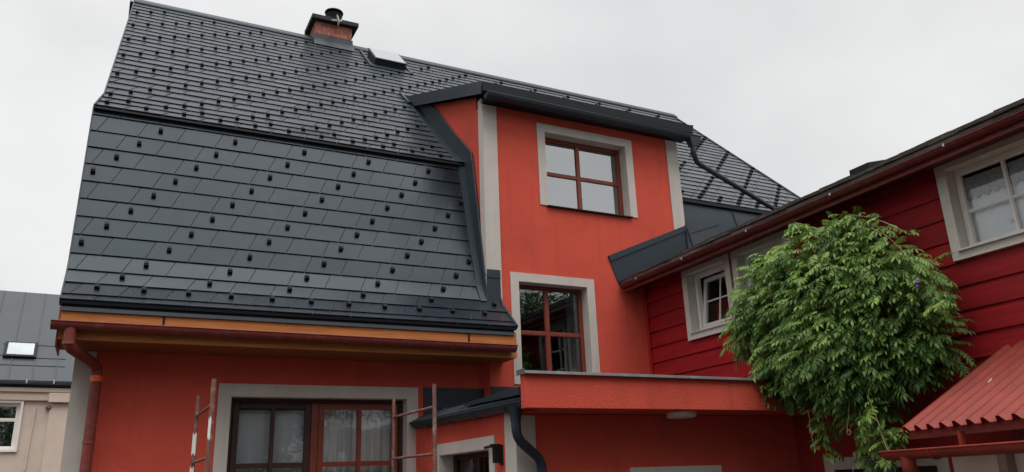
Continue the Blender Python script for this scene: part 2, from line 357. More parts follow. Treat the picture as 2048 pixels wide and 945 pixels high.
# roof section: (Y, Z) points, eave to kink to ridge
LOWP = [(9.52, 2.09), (9.72, 2.272), (9.915, 2.452), (10.065, 2.668), (10.145, 2.92), (10.215, 3.176), (10.30, 3.42), (10.70, 4.92)]
UPP = [(10.66, 4.93), (11.25, 5.40), (15.74, 9.76)]
def arc(P):
    o = [0]
    for a, b in zip(P[:-1], P[1:]): o.append(o[-1] + math.hypot(b[0] - a[0], b[1] - a[1]))
    return o
AL, AU = arc(LOWP), arc(UPP)
def at(P, A, s):
    for i in range(len(P) - 1):
        if s <= A[i + 1] or i == len(P) - 2:
            t = (s - A[i]) / (A[i + 1] - A[i]); return (P[i][0] + t * (P[i + 1][0] - P[i][0]), P[i][1] + t * (P[i + 1][1] - P[i][1]))
RY, RZ = UPP[-1]
XVR = 13.30
def shear(x, s): return 0.020 * max(s, 0) * (1 - (x + .5) / 13.8)

# walls
WW = (1.19, 3.75, -0.45, 1.33)      # wide window surround
build(wall(front, XL0, XC, -H, 2.0, [(WW[0] + .15, WW[1] - .15, WW[2], WW[3] - .15)]), 'facade_wall', PLASTER, house)
UW = (5.67, 7.50, 4.15, 5.545); LW = (5.10, 6.55, 1.38, 3.02)
dh = [(UW[0] + .135, UW[1] - .135, UW[2], UW[3] - .135), (LW[0] + .13, LW[1] - .13, LW[2], LW[3] - .13)]
build(wall(dorm, XC, XR, -H, 5.70, dh), 'dormer_wall', PLASTER, house)
def roofz(y): return 5.40 + (y - 11.25) * (9.76 - 5.40) / (15.74 - 11.25)
def dormz(y): return 5.90 + 0.41 * (y - 9.7)         # top of the dormer roof
ch = [(XC, D0 + .24, -H), (XC, DF + .6, -H), (XC, 12.9, 6.6), (XC, 13.0, dormz(13.0) - .2), (XC, D0 + .24, dormz(D0 + .24) - .2)]
build(MB().prism(ch, (.22, 0, 0)), 'dormer_side_wall', PLASTER, house)
ch2 = [(XR - .22, D0 + .24, -H), (XR - .22, DF + .6, -H), (XR - .22, 12.9, 6.6), (XR - .22, 13.0, dormz(13.0) - .2), (XR - .22, D0 + .24, dormz(D0 + .24) - .2)]
build(MB().prism(ch2, (.22, 0, 0)), 'dormer_side_wall', PLASTER, house)
for x, dx in ((XL0, .25), (XE - .25, .25)):
    p = [(x, DF + .24, -H), (x, 2 * RY - DF, -H), (x, 2 * RY - DF, 2.0), (x, 2 * RY - 10.75, 4.8), (x, RY, RZ - .15), (x, 11.3, 5.3), (x, 10.75, 4.8), (x, DF + .24, 2.0)]
    build(MB().prism(p, (dx, 0, 0)), 'gable_wall', PLASTER, house)
build(MB().box(XR, XE, DF, DF + .24, -H, 2.6), 'side_facade_wall', PLASTER, house)
build(MB().box(XL0 + .25, XE - .25, 2 * RY - DF - .24, 2 * RY - DF, -H, 2.0), 'rear_wall', PLASTER, house)

# grey corner strips
build(front.box(MB(), XL0 - .015, -0.17, 0.0005, .016, -H, 1.66), 'corner_strip', TRIM, house)
build(MB().box(XL0 - .016, XL0 - .0005, DF - .0145, DF + .25, -H, 1.66), 'corner_strip', TRIM, house)
build(dorm.box(MB(), XC - .016, 4.955, 0.0005, .018, 2.4, 5.685), 'corner_strip', TRIM, house)
build(MB().box(XC - .018, XC - .0005, D0 + .0, D0 + .14, 2.6, 5.80), 'corner_strip', TRIM, house)
build(dorm.box(MB(), 8.235, XR + .015, 0.0005, .018, 2.4, 5.685), 'corner_strip', TRIM, house)

# windows of the house
up_win = window(house, dorm, *UW, .135, .17, .06, FRAME, [.46], [.5], sill=DARKM)
up_win['label'] = 'upper four pane window reflecting pale sky'
lo_win = window(house, dorm, *LW, .13, .16, .055, FRAME, [.47], [.52], glass=GLASS2, sill=DARKM)
lo_win['label'] = 'lower four pane window reflecting foliage'
wide = window(house, front, *WW, .15, .16, .05, FRAMED, [], [], glass=GLASS3, bottom_band=False, sill=DARKM)
wide['label'] = 'wide ground floor window with two sashes and curtains'
# sashes of the wide window (recessed left dark sash, right red-brown sash)
for (a, b, fm, pn) in ((1.40, 2.36, FRAMED, GLASS2), (2.46, 3.53, FRAME, GLASS2)):
    z0, z1 = WW[2] + .06, WW[3] - .15 - .055
    sb = MB(); ring(front, sb, a, b, z0, z1, .075, -.225, -.17); s = build(sb, 'sash', fm, house, bevel=.005)
    mid = (a + b) / 2
    build(front.box(MB(), mid - .022, mid + .022, -.22, -.138, z0 + .075, z1 - .075), 'mullion', fm, s)
    for zz in (.36,):
        build(front.box(MB(), a + .075, mid - .0225, -.218, -.174, zz - .03, zz + .03), 'crossbar', fm, s); build(front.box(MB(), mid + .0225, b - .075, -.218, -.174, zz - .03, zz + .03), 'crossbar', fm, s)
build(front.box(MB(), 2.365, 2.455, -.24, -.162, WW[2] + .06, WW[3] - .205), 'window_post', FRAME, house, bevel=.006)

# rooms behind the windows
def room(fr, u0, u1, z0, z1, d0, d1):
    mb = MB(); P = [fr(u0, -d0, z0), fr(u1, -d0, z0), fr(u1, -d1, z0), fr(u0, -d1, z0), fr(u0, -d0, z1), fr(u1, -d0, z1), fr(u1, -d1, z1), fr(u0, -d1, z1)]
    mb.add(P, [(0, 3, 2, 1), (4, 5, 6, 7), (1, 2, 6, 5), (2, 3, 7, 6), (3, 0, 4, 7)]); return mb
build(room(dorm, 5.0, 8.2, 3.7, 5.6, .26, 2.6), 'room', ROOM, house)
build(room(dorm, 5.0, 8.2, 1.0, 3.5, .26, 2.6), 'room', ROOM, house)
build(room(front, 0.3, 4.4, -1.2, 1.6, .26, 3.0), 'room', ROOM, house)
curtain(front, 1.36, 2.36, -.30, -.7, 1.045, 'pale grey blind hanging in the left sash of the wide ground floor window', BLIND, .006, 5)
curtain(front, 2.50, 3.56, -.38, -.7, 1.12, 'sheer white curtain hanging in the right sash of the wide ground floor window', CURT, .035, 8)
curtain(dorm, 6.24, 6.40, -.36, 1.2, 2.9, 'grey curtain drawn to the right behind the tall window above the canopy', mat('dim_curtain', (.33, .33, .33), .9, .1, var=.1), .03, 2, 40)
curtain(dorm, 7.10, 7.35, -.40, 4.0, 5.4, 'pale curtain drawn to the right behind the upper dormer window', CURT, .03, 3, 40)

# ------------------------------------------------------------------ roof
def strip(P, x0, x1, off, th):
    """slab following a (Y,Z) section, offset inwards"""
    mb = MB(); n = []
    for i in range(len(P)):
        a = P[max(i - 1, 0)]; b = P[min(i + 1, len(P) - 1)]; l = math.hypot(b[0] - a[0], b[1] - a[1]); n.append((-(b[1] - a[1]) / l, (b[0] - a[0]) / l))
    pts = [(p[0] + q[0] * off, p[1] + q[1] * off) for p, q in zip(P, n)] + [(p[0] + q[0] * (off - th), p[1] + q[1] * (off - th)) for p, q in list(zip(P, n))[::-1]]
    f0 = x0 if callable(x0) else (lambda s: x0); f1 = x1 if callable(x1) else (lambda s: x1)
    k = len(P); A = arc(P); ss = A + A[::-1]
    vs = [(f0(s), p[0], p[1]) for s, p in zip(ss, pts)] + [(f1(s), p[0], p[1]) for s, p in zip(ss, pts)]
    fs = []; N = 2 * k
    for i in range(k - 1):
        j = N - 1 - i
        fs += [(i, i + 1, j - 1, j), (N + i, N + j, N + j - 1, N + i + 1)]
    for i in range(N): fs.append((i, N + i, N + (i + 1) % N, (i + 1) % N))
    return mb.add(vs, fs)
roof = build(strip(UPP, lambda s: -.50 + shear(-.5, s), XVR - .03, 0.0, .10), 'roof', DARKM, house)
roof['label'] = 'dark metal shingle roof with rows of snow guards'
build(strip(LOWP, -.55, XC - .01, 0.0, .05), 'roof_deck', DARKM, roof)
build(strip(LOWP[:4], XC - .01, 4.92, 0.0, .03), 'roof_deck', SHEET, roof)
# rear slopes
rear = [(2 * RY - p[0], p[1]) for p in UPP[::-1]]
build(strip(rear, -.45, XVR - .03, 0.0, .10), 'rear_slope', SHEET, roof)
build(MB().prism([(-.5, 2 * RY - 10.66, 4.9), (-.5, 2 * RY - 9.6, 2.0), (-.5, 2 * RY - 9.9, 2.0), (-.5, 2 * RY - 10.9, 4.9)], (XVR + .45, 0, 0)), 'rear_slope', SHEET, roof)

# metal shingles
TW, LEAN = 0.4765, 0.112
TT0, TT1, TB = 0.024, 0.006, 0.006
def tile_mesh(poly, L):
    """poly: [(x, v)] ccw in the plane; a thin slab thicker at its lower edge"""
    mb = MB(); n = len(poly); G = .0025
    def top(v): return TT0 + (TT1 - TT0) * v / (L + .025)
    def bot(v): return TB + (.001 - TB) * v / (L + .025)
    vs = [(x, v, bot(v)) for x, v in poly] + [(x, v, top(v)) for x, v in poly]
    mb.add(vs, [tuple(range(n - 1, -1, -1)), tuple(range(n, 2 * n))] + [(i, (i + 1) % n, n + (i + 1) % n, n + i) for i in range(n)])
    # folded drip along the lower edge
    return mb
def clip(poly, a, b, c):      # keep a*x+b*v<=c
    o = []
    for i in range(len(poly)):
        p, q = poly[i], poly[(i + 1) % len(poly)]; fp = a * p[0] + b * p[1] - c; fq = a * q[0] + b * q[1] - c
        if fp <= 0: o.append(p)
        if fp * fq < 0:
            t = fp / (fp - fq); o.append((p[0] + t * (q[0] - p[0]), p[1] + t * (q[1] - p[1])))
    return o
tiles = []     # (distance, kind, mesh or MB, matrix)
full_cache = {}
def course(P, A, s0, s1, xj, xl, xr, vis, sh=True, overlap=.03, gap=.0045):
    a = at(P, A, s0); b = at(P, A, s1); L = math.hypot(b[0] - a[0], b[1] - a[1]); vy = ((b[0] - a[0]) / L, (b[1] - a[1]) / L); nn = (-vy[1], vy[0])
    lean = LEAN * L / .265; g = gap; k0 = math.floor((xl - xj) / TW) - 1; x = xj + k0 * TW
    top = L + overlap; lt = lean * top / L
    while x < xr:
        poly = [(x + g, 0), (x + TW - g, 0), (x + TW - g + lt, top), (x + g + lt, top)]
        c = clip(clip(poly, -1, 0, -xl), 1, 0, xr)
        if len(c) >= 3 and max(p[0] for p in c) - min(p[0] for p in c) > .03:
            dx = shear(x, s0) if sh else 0
            M = Matrix(((1, 0, 0, x + dx), (0, vy[0], nn[0], a[0]), (0, vy[1], nn[1], a[1]), (0, 0, 0, 1)))
            # small unevenness so that the sheets catch the light differently
            M = M @ Matrix.Rotation(random.uniform(-.0035, .0035), 4, 'X') @ Matrix.Rotation(random.uniform(-.004, .004), 4, 'Y')
            cl = [(p[0] - x, p[1]) for p in c]
            key = None
            if len(c) == 4 and abs(sum(p[0] for p in c) - sum(p[0] for p in poly)) < 1e-6: key = round(L, 4)
            dist = math.sqrt((x + .24) ** 2 + a[0] ** 2 + a[1] ** 2)
            tiles.append((dist if vis(x) else 999, key, cl, L, M))
        x += TW
guards = []
def guard_row(P, A, s0, s1, xs, sh=True):
    a = at(P, A, s0); b = at(P, A, s1); L = math.hypot(b[0] - a[0], b[1] - a[1]); vy = ((b[0] - a[0]) / L, (b[1] - a[1]) / L); nn = (-vy[1], vy[0])
    for x in xs:
        dx = shear(x, s0) if sh else 0; v = L * .60
        M = Matrix(((1, 0, 0, x + dx), (0, vy[0], nn[0], a[0] + vy[0] * v + nn[0] * .012), (0, vy[1], nn[1], a[1] + vy[1] * v + nn[1] * .012), (0, 0, 0, 1)))
        guards.append((math.sqrt(x * x + a[0] ** 2 + a[1] ** 2), M @ Matrix.Rotation(random.uniform(-.05, .05), 4, 'Z')))
# lower steep slope
lowb = [3.03 - .265 * i for i in range(12)]
SWALL = 0.60
yes = lambda x: True
for i, s in enumerate(lowb):
    s1 = min(s + .265, AL[-1] - .03)
    xr = 4.63 if s > SWALL else 4.93
    xj = .462 + .238 * (i - 1)
    course(LOWP, AL, s, s1, xj, -.565, xr, yes, False)
    x0 = .255 - .24 * (i - 1); st = .953 if i != 11 else TW
    xs = [x0 + st * k for k in range(-14, 24)]
    if i > 0: guard_row(LOWP, AL, s, s1, [x for x in xs if -.50 < x < (4.55 if s > SWALL else 4.86)], False)
course(LOWP, AL, -.004, lowb[-1], .462 + .238 * 11, -.565, 4.93, yes, False)
# upper slope
CU = .2603; sdt = 3.55
nU = int((AU[-1] - .05) / CU)
for j in range(nU + 1):
    s = .045 + CU * j; s1 = min(s + CU, AU[-1] - .02)
    if s1 - s < .05: continue
    hx = .53 + .2395 * (j - 2)
    xj = hx - .27
    hxs = [hx + .953 * k for k in range(-12, 26)] + ([hx + .953 * k + TW for k in range(-12, 26)] if j < 2 else [])
    ok = lambda x: (s < 6.25 or not (3.05 < x < 4.25)) and not (s > 5.35 and 4.15 < x < 5.35)
    xl_ = -.50 - .055 * max(0, 1 - (s + .13) / .7)
    if s < sdt:
        lim = 4.64 - (0.0 if s < 2.9 else .12)
        course(UPP, AU, s, s1, xj, xl_, lim, lambda x: True, gap=.0085)
        course(UPP, AU, s, s1, xj, XR + .06, XVR - .04, lambda x: s < 3.3 and x > 8.9, gap=.0085)
        hh = [x for x in hxs if -.47 < x < lim - .08 or (s < 2.6 and 8.9 < x < XVR - .1) or (11.3 < x < XVR - .1)]
    else:
        course(UPP, AU, s, s1, xj, -.50, XVR - .04, yes, gap=.0085)
        hh = [x for x in hxs if -.47 < x < XVR - .1]
    if j < nU - 1: guard_row(UPP, AU, s, s1, [x for x in hh if ok(x)])
tiles.sort(key=lambda t: t[0])
rest = MB()
for i, (d, key, poly, L_, M) in enumerate(tiles):
    if i < 300 and d < 900:
        if key is not None:
            if key not in full_cache: full_cache[key] = raw_mesh(tile_mesh(poly, L_), 'tile', TILE)
            me = full_cache[key]
        else: me = raw_mesh(tile_mesh(poly, L_), 'tile', TILE)
        place(me, 'tile', roof, M)
    else:
        t = tile_mesh(poly, L_); rest.add([M @ Vector(v) for v in t.v], t.f)
tag(build(rest, 'far_tiles', TILE, roof), kind='stuff')
# snow guards: strap with an upturned folded tongue
gm = MB()
gm.box(-.017, .017, -.03, .05, .002, .006)
gm.prism([(-.027, -.035, .004), (-.027, -.026, .052), (-.027, -.012, .060), (-.027, .022, .056), (-.027, .034, .004)], (.054, 0, 0))
gm.box(-.030, .030, -.040, -.034, .004, .052)
gme = raw_mesh(gm, 'snow_guard', DARKM)
guards.sort(key=lambda t: t[0]); gr = MB()
for i, (d, M) in enumerate(guards):
    if i < 300: place(gme, 'snow_guard', roof, M @ Matrix.Scale(.9, 4))
    else: gr.add([M @ Vector(v) for v in gm.v], gm.f)
if gr.v: tag(build(gr, 'far_snow_guards', DARKM, roof), kind='stuff')

# ridge, verges, drip edges
rx0 = -.383
build(MB().prism([(rx0, RY - .17, RZ - .125), (rx0, RY - .165, RZ - .09), (rx0, RY - .02, RZ + .055), (rx0, RY + .02, RZ + .055), (rx0, RY + .165, RZ - .09), (rx0, RY + .17, RZ - .125)], (XVR + .39 + .06, 0, 0)), 'ridge_cap', SHEET, roof)
vx = lambda s: -.505 + shear(-.5, s) - (.055 * max(0, 1 - s / .7))
build(strip(UPP, lambda s: vx(s) - .012, lambda s: vx(s) + .006, .030, .15), 'verge_trim', SHEET, roof)
build(strip(UPP, XVR - .05, XVR, .040, .15), 'verge_trim', SHEET, roof)
build(strip(LOWP, -.578, -.564, .030, .10), 'verge_trim', SHEET, roof)
build(strip(LOWP[:4], 4.915, 4.945, .034, .06), 'verge_trim', SHEET, roof)
# drip of the upper slope over the lower one
dk = MB()
dk.prism([(-.56, 10.635, 4.925), (-.56, 10.632, 4.898), (-.56, 10.64, 4.896), (-.56, 10.75, 4.93)], (XC - .1 + .56, 0, 0)); build(dk, 'kink_drip', DARKM, roof)
build(MB().prism([(XR + .02, 10.62, 4.925), (XR + .02, 10.612, 4.865), (XR + .02, 10.625, 4.86), (XR + .02, 10.75, 4.92)], (XVR - XR - .04, 0, 0)), 'kink_drip', DARKM, roof)
# eave: dark starter strips under the last tiles
build(MB().prism([(-.56, 9.515, 2.085), (-.56, 9.53, 2.055), (-.56, 9.60, 2.055), (-.56, 9.66, 2.15)], (5.49, 0, 0)), 'eave_drip', SHEET, roof)
build(MB().prism([(-.55, 9.56, 2.055), (-.55, 9.56, 2.02), (-.55, 9.62, 2.02), (-.55, 9.62, 2.06)], (5.45, 0, 0)), 'eave_batten', DARKM, roof)
build(MB().prism([(-.548, 9.535, 2.022), (-.548, 9.525, 1.978), (-.548, 9.54, 1.972), (-.548, 9.60, 2.022)], (5.44, 0, 0)), 'eave_sheet', SHEET, roof)

# flat cladding right of the dormer, below the kink
cl = MB()
cl.prism([(XR + .02, 10.66, 4.86), (XR + .02, 10.22, 3.2), (XR + .02, 10.30, 3.2), (XR + .02, 10.74, 4.86)], (XVR - XR - .02, 0, 0))
clad = build(cl, 'metal_cladding', SHEET, house)
for x in (8.95, 10.2, 11.4, 12.5): build(MB().prism([(x, 10.655, 4.84), (x, 10.215, 3.2), (x, 10.195, 3.2), (x, 10.635, 4.84)], (.012, 0, 0)), 'standing_seam', SHEET, clad)
def cy(z): return 10.66 - (4.86 - z) * .265
ps = [(8.50, 4.02), (9.75, 4.47), (9.75, 4.485), (8.50, 4.04)]
build(MB().prism([(x, cy(z) - .012, z) for x, z in ps], (0, .02, 0)), 'standing_seam', SHEET, clad)

# dormer flashing on its left side
fl = MB()
xs = XC - .03
fl.prism([(xs, 13.05, 7.14), (xs, 12.65, 7.02), (xs, 11.9, 6.48), (xs, 11.1, 5.68), (xs, 10.40, 5.02), (xs, 10.34, 4.75), (xs, 10.66, 4.80), (xs, 10.74, 4.95), (xs, 11.25, 5.38), (xs, 12.6, 6.7)], (.012, 0, 0))
build(fl, 'side_flashing', SHEET, house, bevel=.004)
build(MB().prism([(xs - .01, 10.345, 4.86), (xs - .01, 10.02, 2.95), (xs - .01, 9.93, 2.55), (xs - .01, 10.06, 2.62), (xs - .01, 10.26, 3.25), (xs - .01, 10.70, 4.86)], (.014, 0, 0)), 'side_flashing', SHEET, house, bevel=.004)
# rolled upper edge and fold lines of the flashing
build(MB().tube([(xs, 12.55, 6.97), (xs, 11.9, 6.49), (xs, 11.1, 5.69), (xs, 10.40, 5.03), (xs, 10.335, 4.75), (xs, 10.02, 2.95)], .014, 8), 'flashing_bead', SHEET, house)
vl = MB()
for P_, A_, s0, s1 in ((UPP, AU, .03, 3.4), (LOWP, AL, .62, 3.10)):
    n = 8
    for k in range(n):
        a = at(P_, A_, s0 + (s1 - s0) * k / n); b = at(P_, A_, s0 + (s1 - s0) * (k + 1) / n); l = math.hypot(b[0] - a[0], b[1] - a[1]); q = (-(b[1] - a[1]) / l, (b[0] - a[0]) / l)
        vl.add([(XC - .14, a[0] + q[0] * .03, a[1] + q[1] * .03), (XC - .03, a[0] + q[0] * .03, a[1] + q[1] * .03), (XC - .03, b[0] + q[0] * .03, b[1] + q[1] * .03), (XC - .14, b[0] + q[0] * .03, b[1] + q[1] * .03),
                (XC - .15, a[0] + q[0] * .002, a[1] + q[1] * .002), (XC - .15, b[0] + q[0] * .002, b[1] + q[1] * .002)], [(0, 1, 2, 3), (4, 0, 3, 5)])
build(vl, 'valley_sheet', SHEET, roof)
# little apron on the dormer front where the eave runs past it
ap = MB(); dorm.box(ap, XC - .02, 4.925, .019, .032, 2.45, 2.96); build(ap, 'apron_sheet', SHEET, house)
ap = MB(); dorm.box(ap, XC - .02, 4.922, .033, .042, 2.90, 3.02); build(ap, 'apron_sheet', SHEET, house)
build(MB().prism([(4.50, 13.35, 7.47), (4.545, 13.35, 7.47), (4.575, 12.90, 7.05), (4.53, 12.90, 7.05)], (0, -.02, .03)), 'roof_flashing', SHEET, roof)

# dormer roof: shed slope, side fascia, eave sheet, soffit
dx0, dx1 = 4.58, 8.66
sl = (4.10, 0)
dr = build(MB().prism([(dx0 + .02, 9.72, dormz(9.72)), (dx0 + .02, 13.45, dormz(13.45)), (dx0 + .02, 13.45, dormz(13.45) - .10), (dx0 + .02, 9.72, dormz(9.72) - .10)], (dx1 - dx0 - .04, 0, 0)), 'dormer_roof', SHEET, house)
for x in (dx0, dx1 - .02):
    build(MB().prism([(x, 9.70, dormz(9.70) + .02), (x, 13.2, dormz(13.2) + .02), (x, 12.70, dormz(12.70) - .21), (x, 9.74, dormz(9.74) - .19)], (.02, 0, 0)), 'side_fascia', SHEET, dr, bevel=.003)
    build(MB().tube([(x + .008, 9.74, dormz(9.74) - .19), (x + .008, 12.70, dormz(12.70) - .21)], .011, 6), 'fascia_bead', ALU if x > 9e9 else SHEET, dr)
build(MB().box(dx0 + .021, dx1 - .04, 9.705, 9.719, dormz(9.7) - .135, dormz(9.7) + .012), 'eave_sheet', DARKM, dr)
build(MB().hexa([(XC - .018, 9.735, 5.70), (dx1 - .022, 9.735, 5.70), (dx1 - .022, D0 + .05, 5.72), (XC - .018, D0 + .05, 5.72), (XC - .018, 9.735, 5.715), (dx1 - .022, 9.735, 5.715), (dx1 - .022, D0 + .05, 5.735), (XC - .018, D0 + .05, 5.735)]), 'soffit', SHEET, dr)
sz = lambda y: dormz(y) - .165
build(MB().hexa([(dx0 + .022, 9.76, sz(9.76)), (XC - .019, 9.76, sz(9.76)), (XC - .019, 12.7, sz(12.7)), (dx0 + .022, 12.7, sz(12.7)), (dx0 + .022, 9.76, sz(9.76) + .015), (XC - .019, 9.76, sz(9.76) + .015), (XC - .019, 12.7, sz(12.7) + .015), (dx0 + .022, 12.7, sz(12.7) + .015)]), 'soffit', SHEET, dr)
build(MB().gutter((dx0 + .05, 9.665, 5.70), (8.70, 9.665, 5.665), (0, -1, 0), .078), 'gutter', SHEET, dr, smooth=True)
# downpipe of the dormer: hopper, bend, long slanting run over the roof
dp = build(MB().tube(rnd_path([(8.56, 9.66, 5.50), (8.56, 9.66, 5.36), (8.66, 9.72, 5.22), (11.1, 10.38, 4.86), (11.45, 10.45, 4.6)], .14), .047, 14), 'downpipe', SHEET, house, smooth=True)
build(MB().add([(8.46, 9.59, 5.665), (8.71, 9.59, 5.665), (8.71, 9.75, 5.665), (8.46, 9.75, 5.665), (8.51, 9.61, 5.47), (8.61, 9.61, 5.47), (8.61, 9.71, 5.47), (8.51, 9.71, 5.47)], [(3, 2, 1, 0), (4, 5, 6, 7), (0, 1, 5, 4), (1, 2, 6, 5), (2, 3, 7, 6), (3, 0, 4, 7)]), 'hopper', SHEET, dp)

# flashing of the wing roof against the dormer wall
wf = MB()
wf.prism([(6.85, D0 - .02, 3.43), (8.47, D0 - .02, 4.125), (8.47, D0 - .02, 3.62), (7.02, D0 - .02, 2.98)], (0, .018, 0))
wfo = build(wf, 'wall_flashing', SHEET, house, bevel=.003)
build(MB().prism([(6.85, D0 - .038, 3.435), (8.475, D0 - .038, 4.13), (8.48, D0 - .038, 4.035), (6.885, D0 - .038, 3.345)], (0, .016, 0)), 'cover_strip', SHEET, wfo, bevel=.003)
build(MB().box(8.462, 8.485, D0 - .045, D0 + .3, 3.55, 4.14), 'flashing_edge', SHEET, wfo)

# eave box with orange boards, red-brown gutter and downpipe
fa = build(MB().box(-.545, 4.915, 9.55, 9.58, 1.67, 2.02), 'fascia_board', WOOD, house, bevel=.003)
SOFW = mat('shaded_soffit', (0.26, 0.085, 0.022), 0.65, 0.25, var=0.22, vscale=3, stretch=(0.6, 9, 9))  # orange timber browned, the shade under the eave put into its colour
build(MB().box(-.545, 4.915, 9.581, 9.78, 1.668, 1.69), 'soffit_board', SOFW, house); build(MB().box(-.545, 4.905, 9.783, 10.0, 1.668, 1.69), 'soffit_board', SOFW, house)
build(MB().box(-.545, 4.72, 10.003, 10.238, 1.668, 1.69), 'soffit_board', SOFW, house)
build(MB().prism([(4.917, 9.552, 1.672), (4.917, 9.552, 2.015), (4.917, 9.99, 2.30), (4.917, 9.99, 1.672)], (.018, 0, 0)), 'end_board', WOOD, house, bevel=.002)
build(MB().prism([(-.565, 9.552, 1.60), (-.565, 9.552, 2.015), (-.565, 10.23, 2.6), (-.565, 10.23, 1.60)], (.018, 0, 0)), 'end_board', GUTR, house, bevel=.002)
gut = build(MB().gutter((-.62, 9.462, 1.838), (4.86, 9.462, 1.815), (0, -1, 0), .084), 'gutter', GUTR, house, smooth=True)
for x in (.45, 1.95, 3.3, 4.45):
    build(MB().tube([(x, 9.462 - .086 * math.cos(t), 1.826 - .086 * math.sin(t)) for t in [math.pi * k / 10 for k in range(11)]], .006, 6), 'bracket', GUTR, gut)
for x in (.47, 4.22): build(MB().box(x - .012, x + .012, 9.543, 9.5495, 1.86, 1.97), 'bracket', DARKM, gut)
build(MB().tube([(3.93, 9.462 - .0875 * math.cos(t), 1.821 - .0875 * math.sin(t)) for t in [math.pi * k / 10 for k in range(11)]], .009, 6), 'joint', GUTR, gut)
pipe = build(MB().tube(rnd_path([(-.43, 9.455, 1.775), (-.43, 9.455, 1.58), (-.14, 10.10, 1.47), (-.14, 10.10, -H)], .10), .058, 16), 'downpipe', GUTR, house, smooth=True)
build(MB().tube([(-.43, 9.455, 1.60), (-.43, 9.455, 1.64)], .064, 16), 'collar', GUTR, pipe)
build(MB().tube([(-.14, 10.10, 1.30), (-.14, 10.10, 1.365)], .064, 16), 'orange_tape', TAPE, pipe)['label'] = 'bright orange tape round the pipe joint'
build(MB().tube([(-.14, 10.10, .62), (-.14, 10.10, .65)], .064, 16).box(-.17, -.11, 10.1, 10.224, .62, .65), 'pipe_clamp', GUTR, pipe)

# ------------------------------------------------------------------ chimney and roof window
cx0, cx1, cy0, cy1 = 3.26, 4.07, 15.46, 16.02
chim = build(MB().box(cx0, cx1, cy0, cy1, 9.2, 10.06), 'chimney', MORTAR, house)
bw, bh, jt = .185, .084, .016
bmeshes = {}
def brick(x0, x1, y0, y1, z0, z1):
    key = (round(x1 - x0, 3), round(y1 - y0, 3))
    if key not in bmeshes:
        a, b, c = (x1 - x0) / 2, (y1 - y0) / 2, (z1 - z0) / 2; bmeshes[key] = raw_mesh(MB().box(-a, a, -b, b, -c, c), 'brick', BRICKM)
    place(bmeshes[key], 'brick', chim, Matrix.Translation(((x0 + x1) / 2, (y0 + y1) / 2, (z0 + z1) / 2)))
zz = 9.66; r = 0
while zz + bh < 10.07:
    x = cx0 - (bw + jt) / 2 * (r % 2)
    while x < cx1:
        a, b = max(x, cx0 - .004), min(x + bw, cx1 + .004)
        if b - a > .04: brick(a, b, cy0 - .008, cy0 + .03, zz, zz + bh)
        x += bw + jt
    y = cy0 + .045 - (bw + jt) / 2 * (r % 2)
    while y < cy1:
        a, b = max(y, cy0 + .036), min(y + bw, cy1 + .004)
        if b - a > .04: brick(cx0 - .008, cx0 + .03, a, b, zz, zz + bh)
        y += bw + jt
    zz += bh + jt; r += 1
cap = build(MB().box(cx0 - .11, cx1 + .13, cy0 - .13, cy1 + .10, 10.06, 10.165), 'chimney_cap', mat('dark_concrete', (.028, .028, .030), .8, .3, var=.2, vscale=8), chim, bevel=.01)
build(MB().prism([(cx0 - .03, cy0 - .03, 9.74), (cx1 + .03, cy0 - .03, 9.74), (cx1 + .03, cy0 - .055, 9.40), (cx0 - .03, cy0 - .055, 9.40)], (0, .02, 0)), 'chimney_flashing', SHEET, chim, bevel=.003)
build(MB().prism([(cx0 - .04, cy0 - .056, 9.59), (cx1 + .04, cy0 - .056, 9.59), (cx1 + .05, cy0 - .16, 9.40), (cx0 - .05, cy0 - .16, 9.40)], (0, .004, .012)), 'chimney_flashing', SHEET, chim)
build(MB().box(cx0 - .05, cx0 - .031, cy0 - .05, cy1, 9.40, 9.70), 'chimney_flashing', SHEET, chim)
fp = (3.72, 15.72, 10.16)
flue = build(MB().lathe(fp, [(.12, 0), (.13, .12), (.185, .29), (.195, .31), (.185, .31), (.11, .12)]), 'flue', DARKM, chim, smooth=True)
build(MB().lathe((fp[0], fp[1], fp[2] + .36), [(.05, .0), (.20, .0), (.212, .012), (.205, .03), (.05, .05)]), 'flue_hood', DARKM, flue, smooth=True)
for k in range(3):
    a = k * 2.1 + .4; build(MB().box(fp[0] + .1 * math.cos(a) - .008, fp[0] + .1 * math.cos(a) + .008, fp[1] + .1 * math.sin(a) - .008, fp[1] + .1 * math.sin(a) + .008, fp[2] + .24, fp[2] + .365), 'hood_leg', DARKM, flue)
# pale aerial bracket on the chimney face
an = MB(); c0 = Vector((3.70, cy0 - .22, 10.06))
an.lathe((0, 0, 0), [(.004, .03), (.05, .025), (.10, .008), (.125, -.004), (.12, -.010), (.05, .010), (.004, .018)], 20)
Rm = Matrix.Rotation(rad(80), 4, 'Y') @ Matrix.Rotation(rad(12), 4, 'X')
an.v = [tuple(c0 + (Rm @ Vector(v))) for v in an.v]
dish = build(an, 'aerial_dish', ALU, chim, smooth=True); dish['label'] = 'pale round aerial dish seen edge on'
build(MB().tube([(3.70, cy0 - .20, 10.06), (3.60, cy0 - .18, 10.06), (3.58, cy0 - .1, 10.10), (3.58, cy0 - .01, 10.10)], .016, 8), 'bracket', ALU, chim)
build(MB().tube([(3.72, cy0 - .22, 10.05), (3.79, cy0 - .24, 10.05)], .018, 8), 'bracket', ALU, chim)

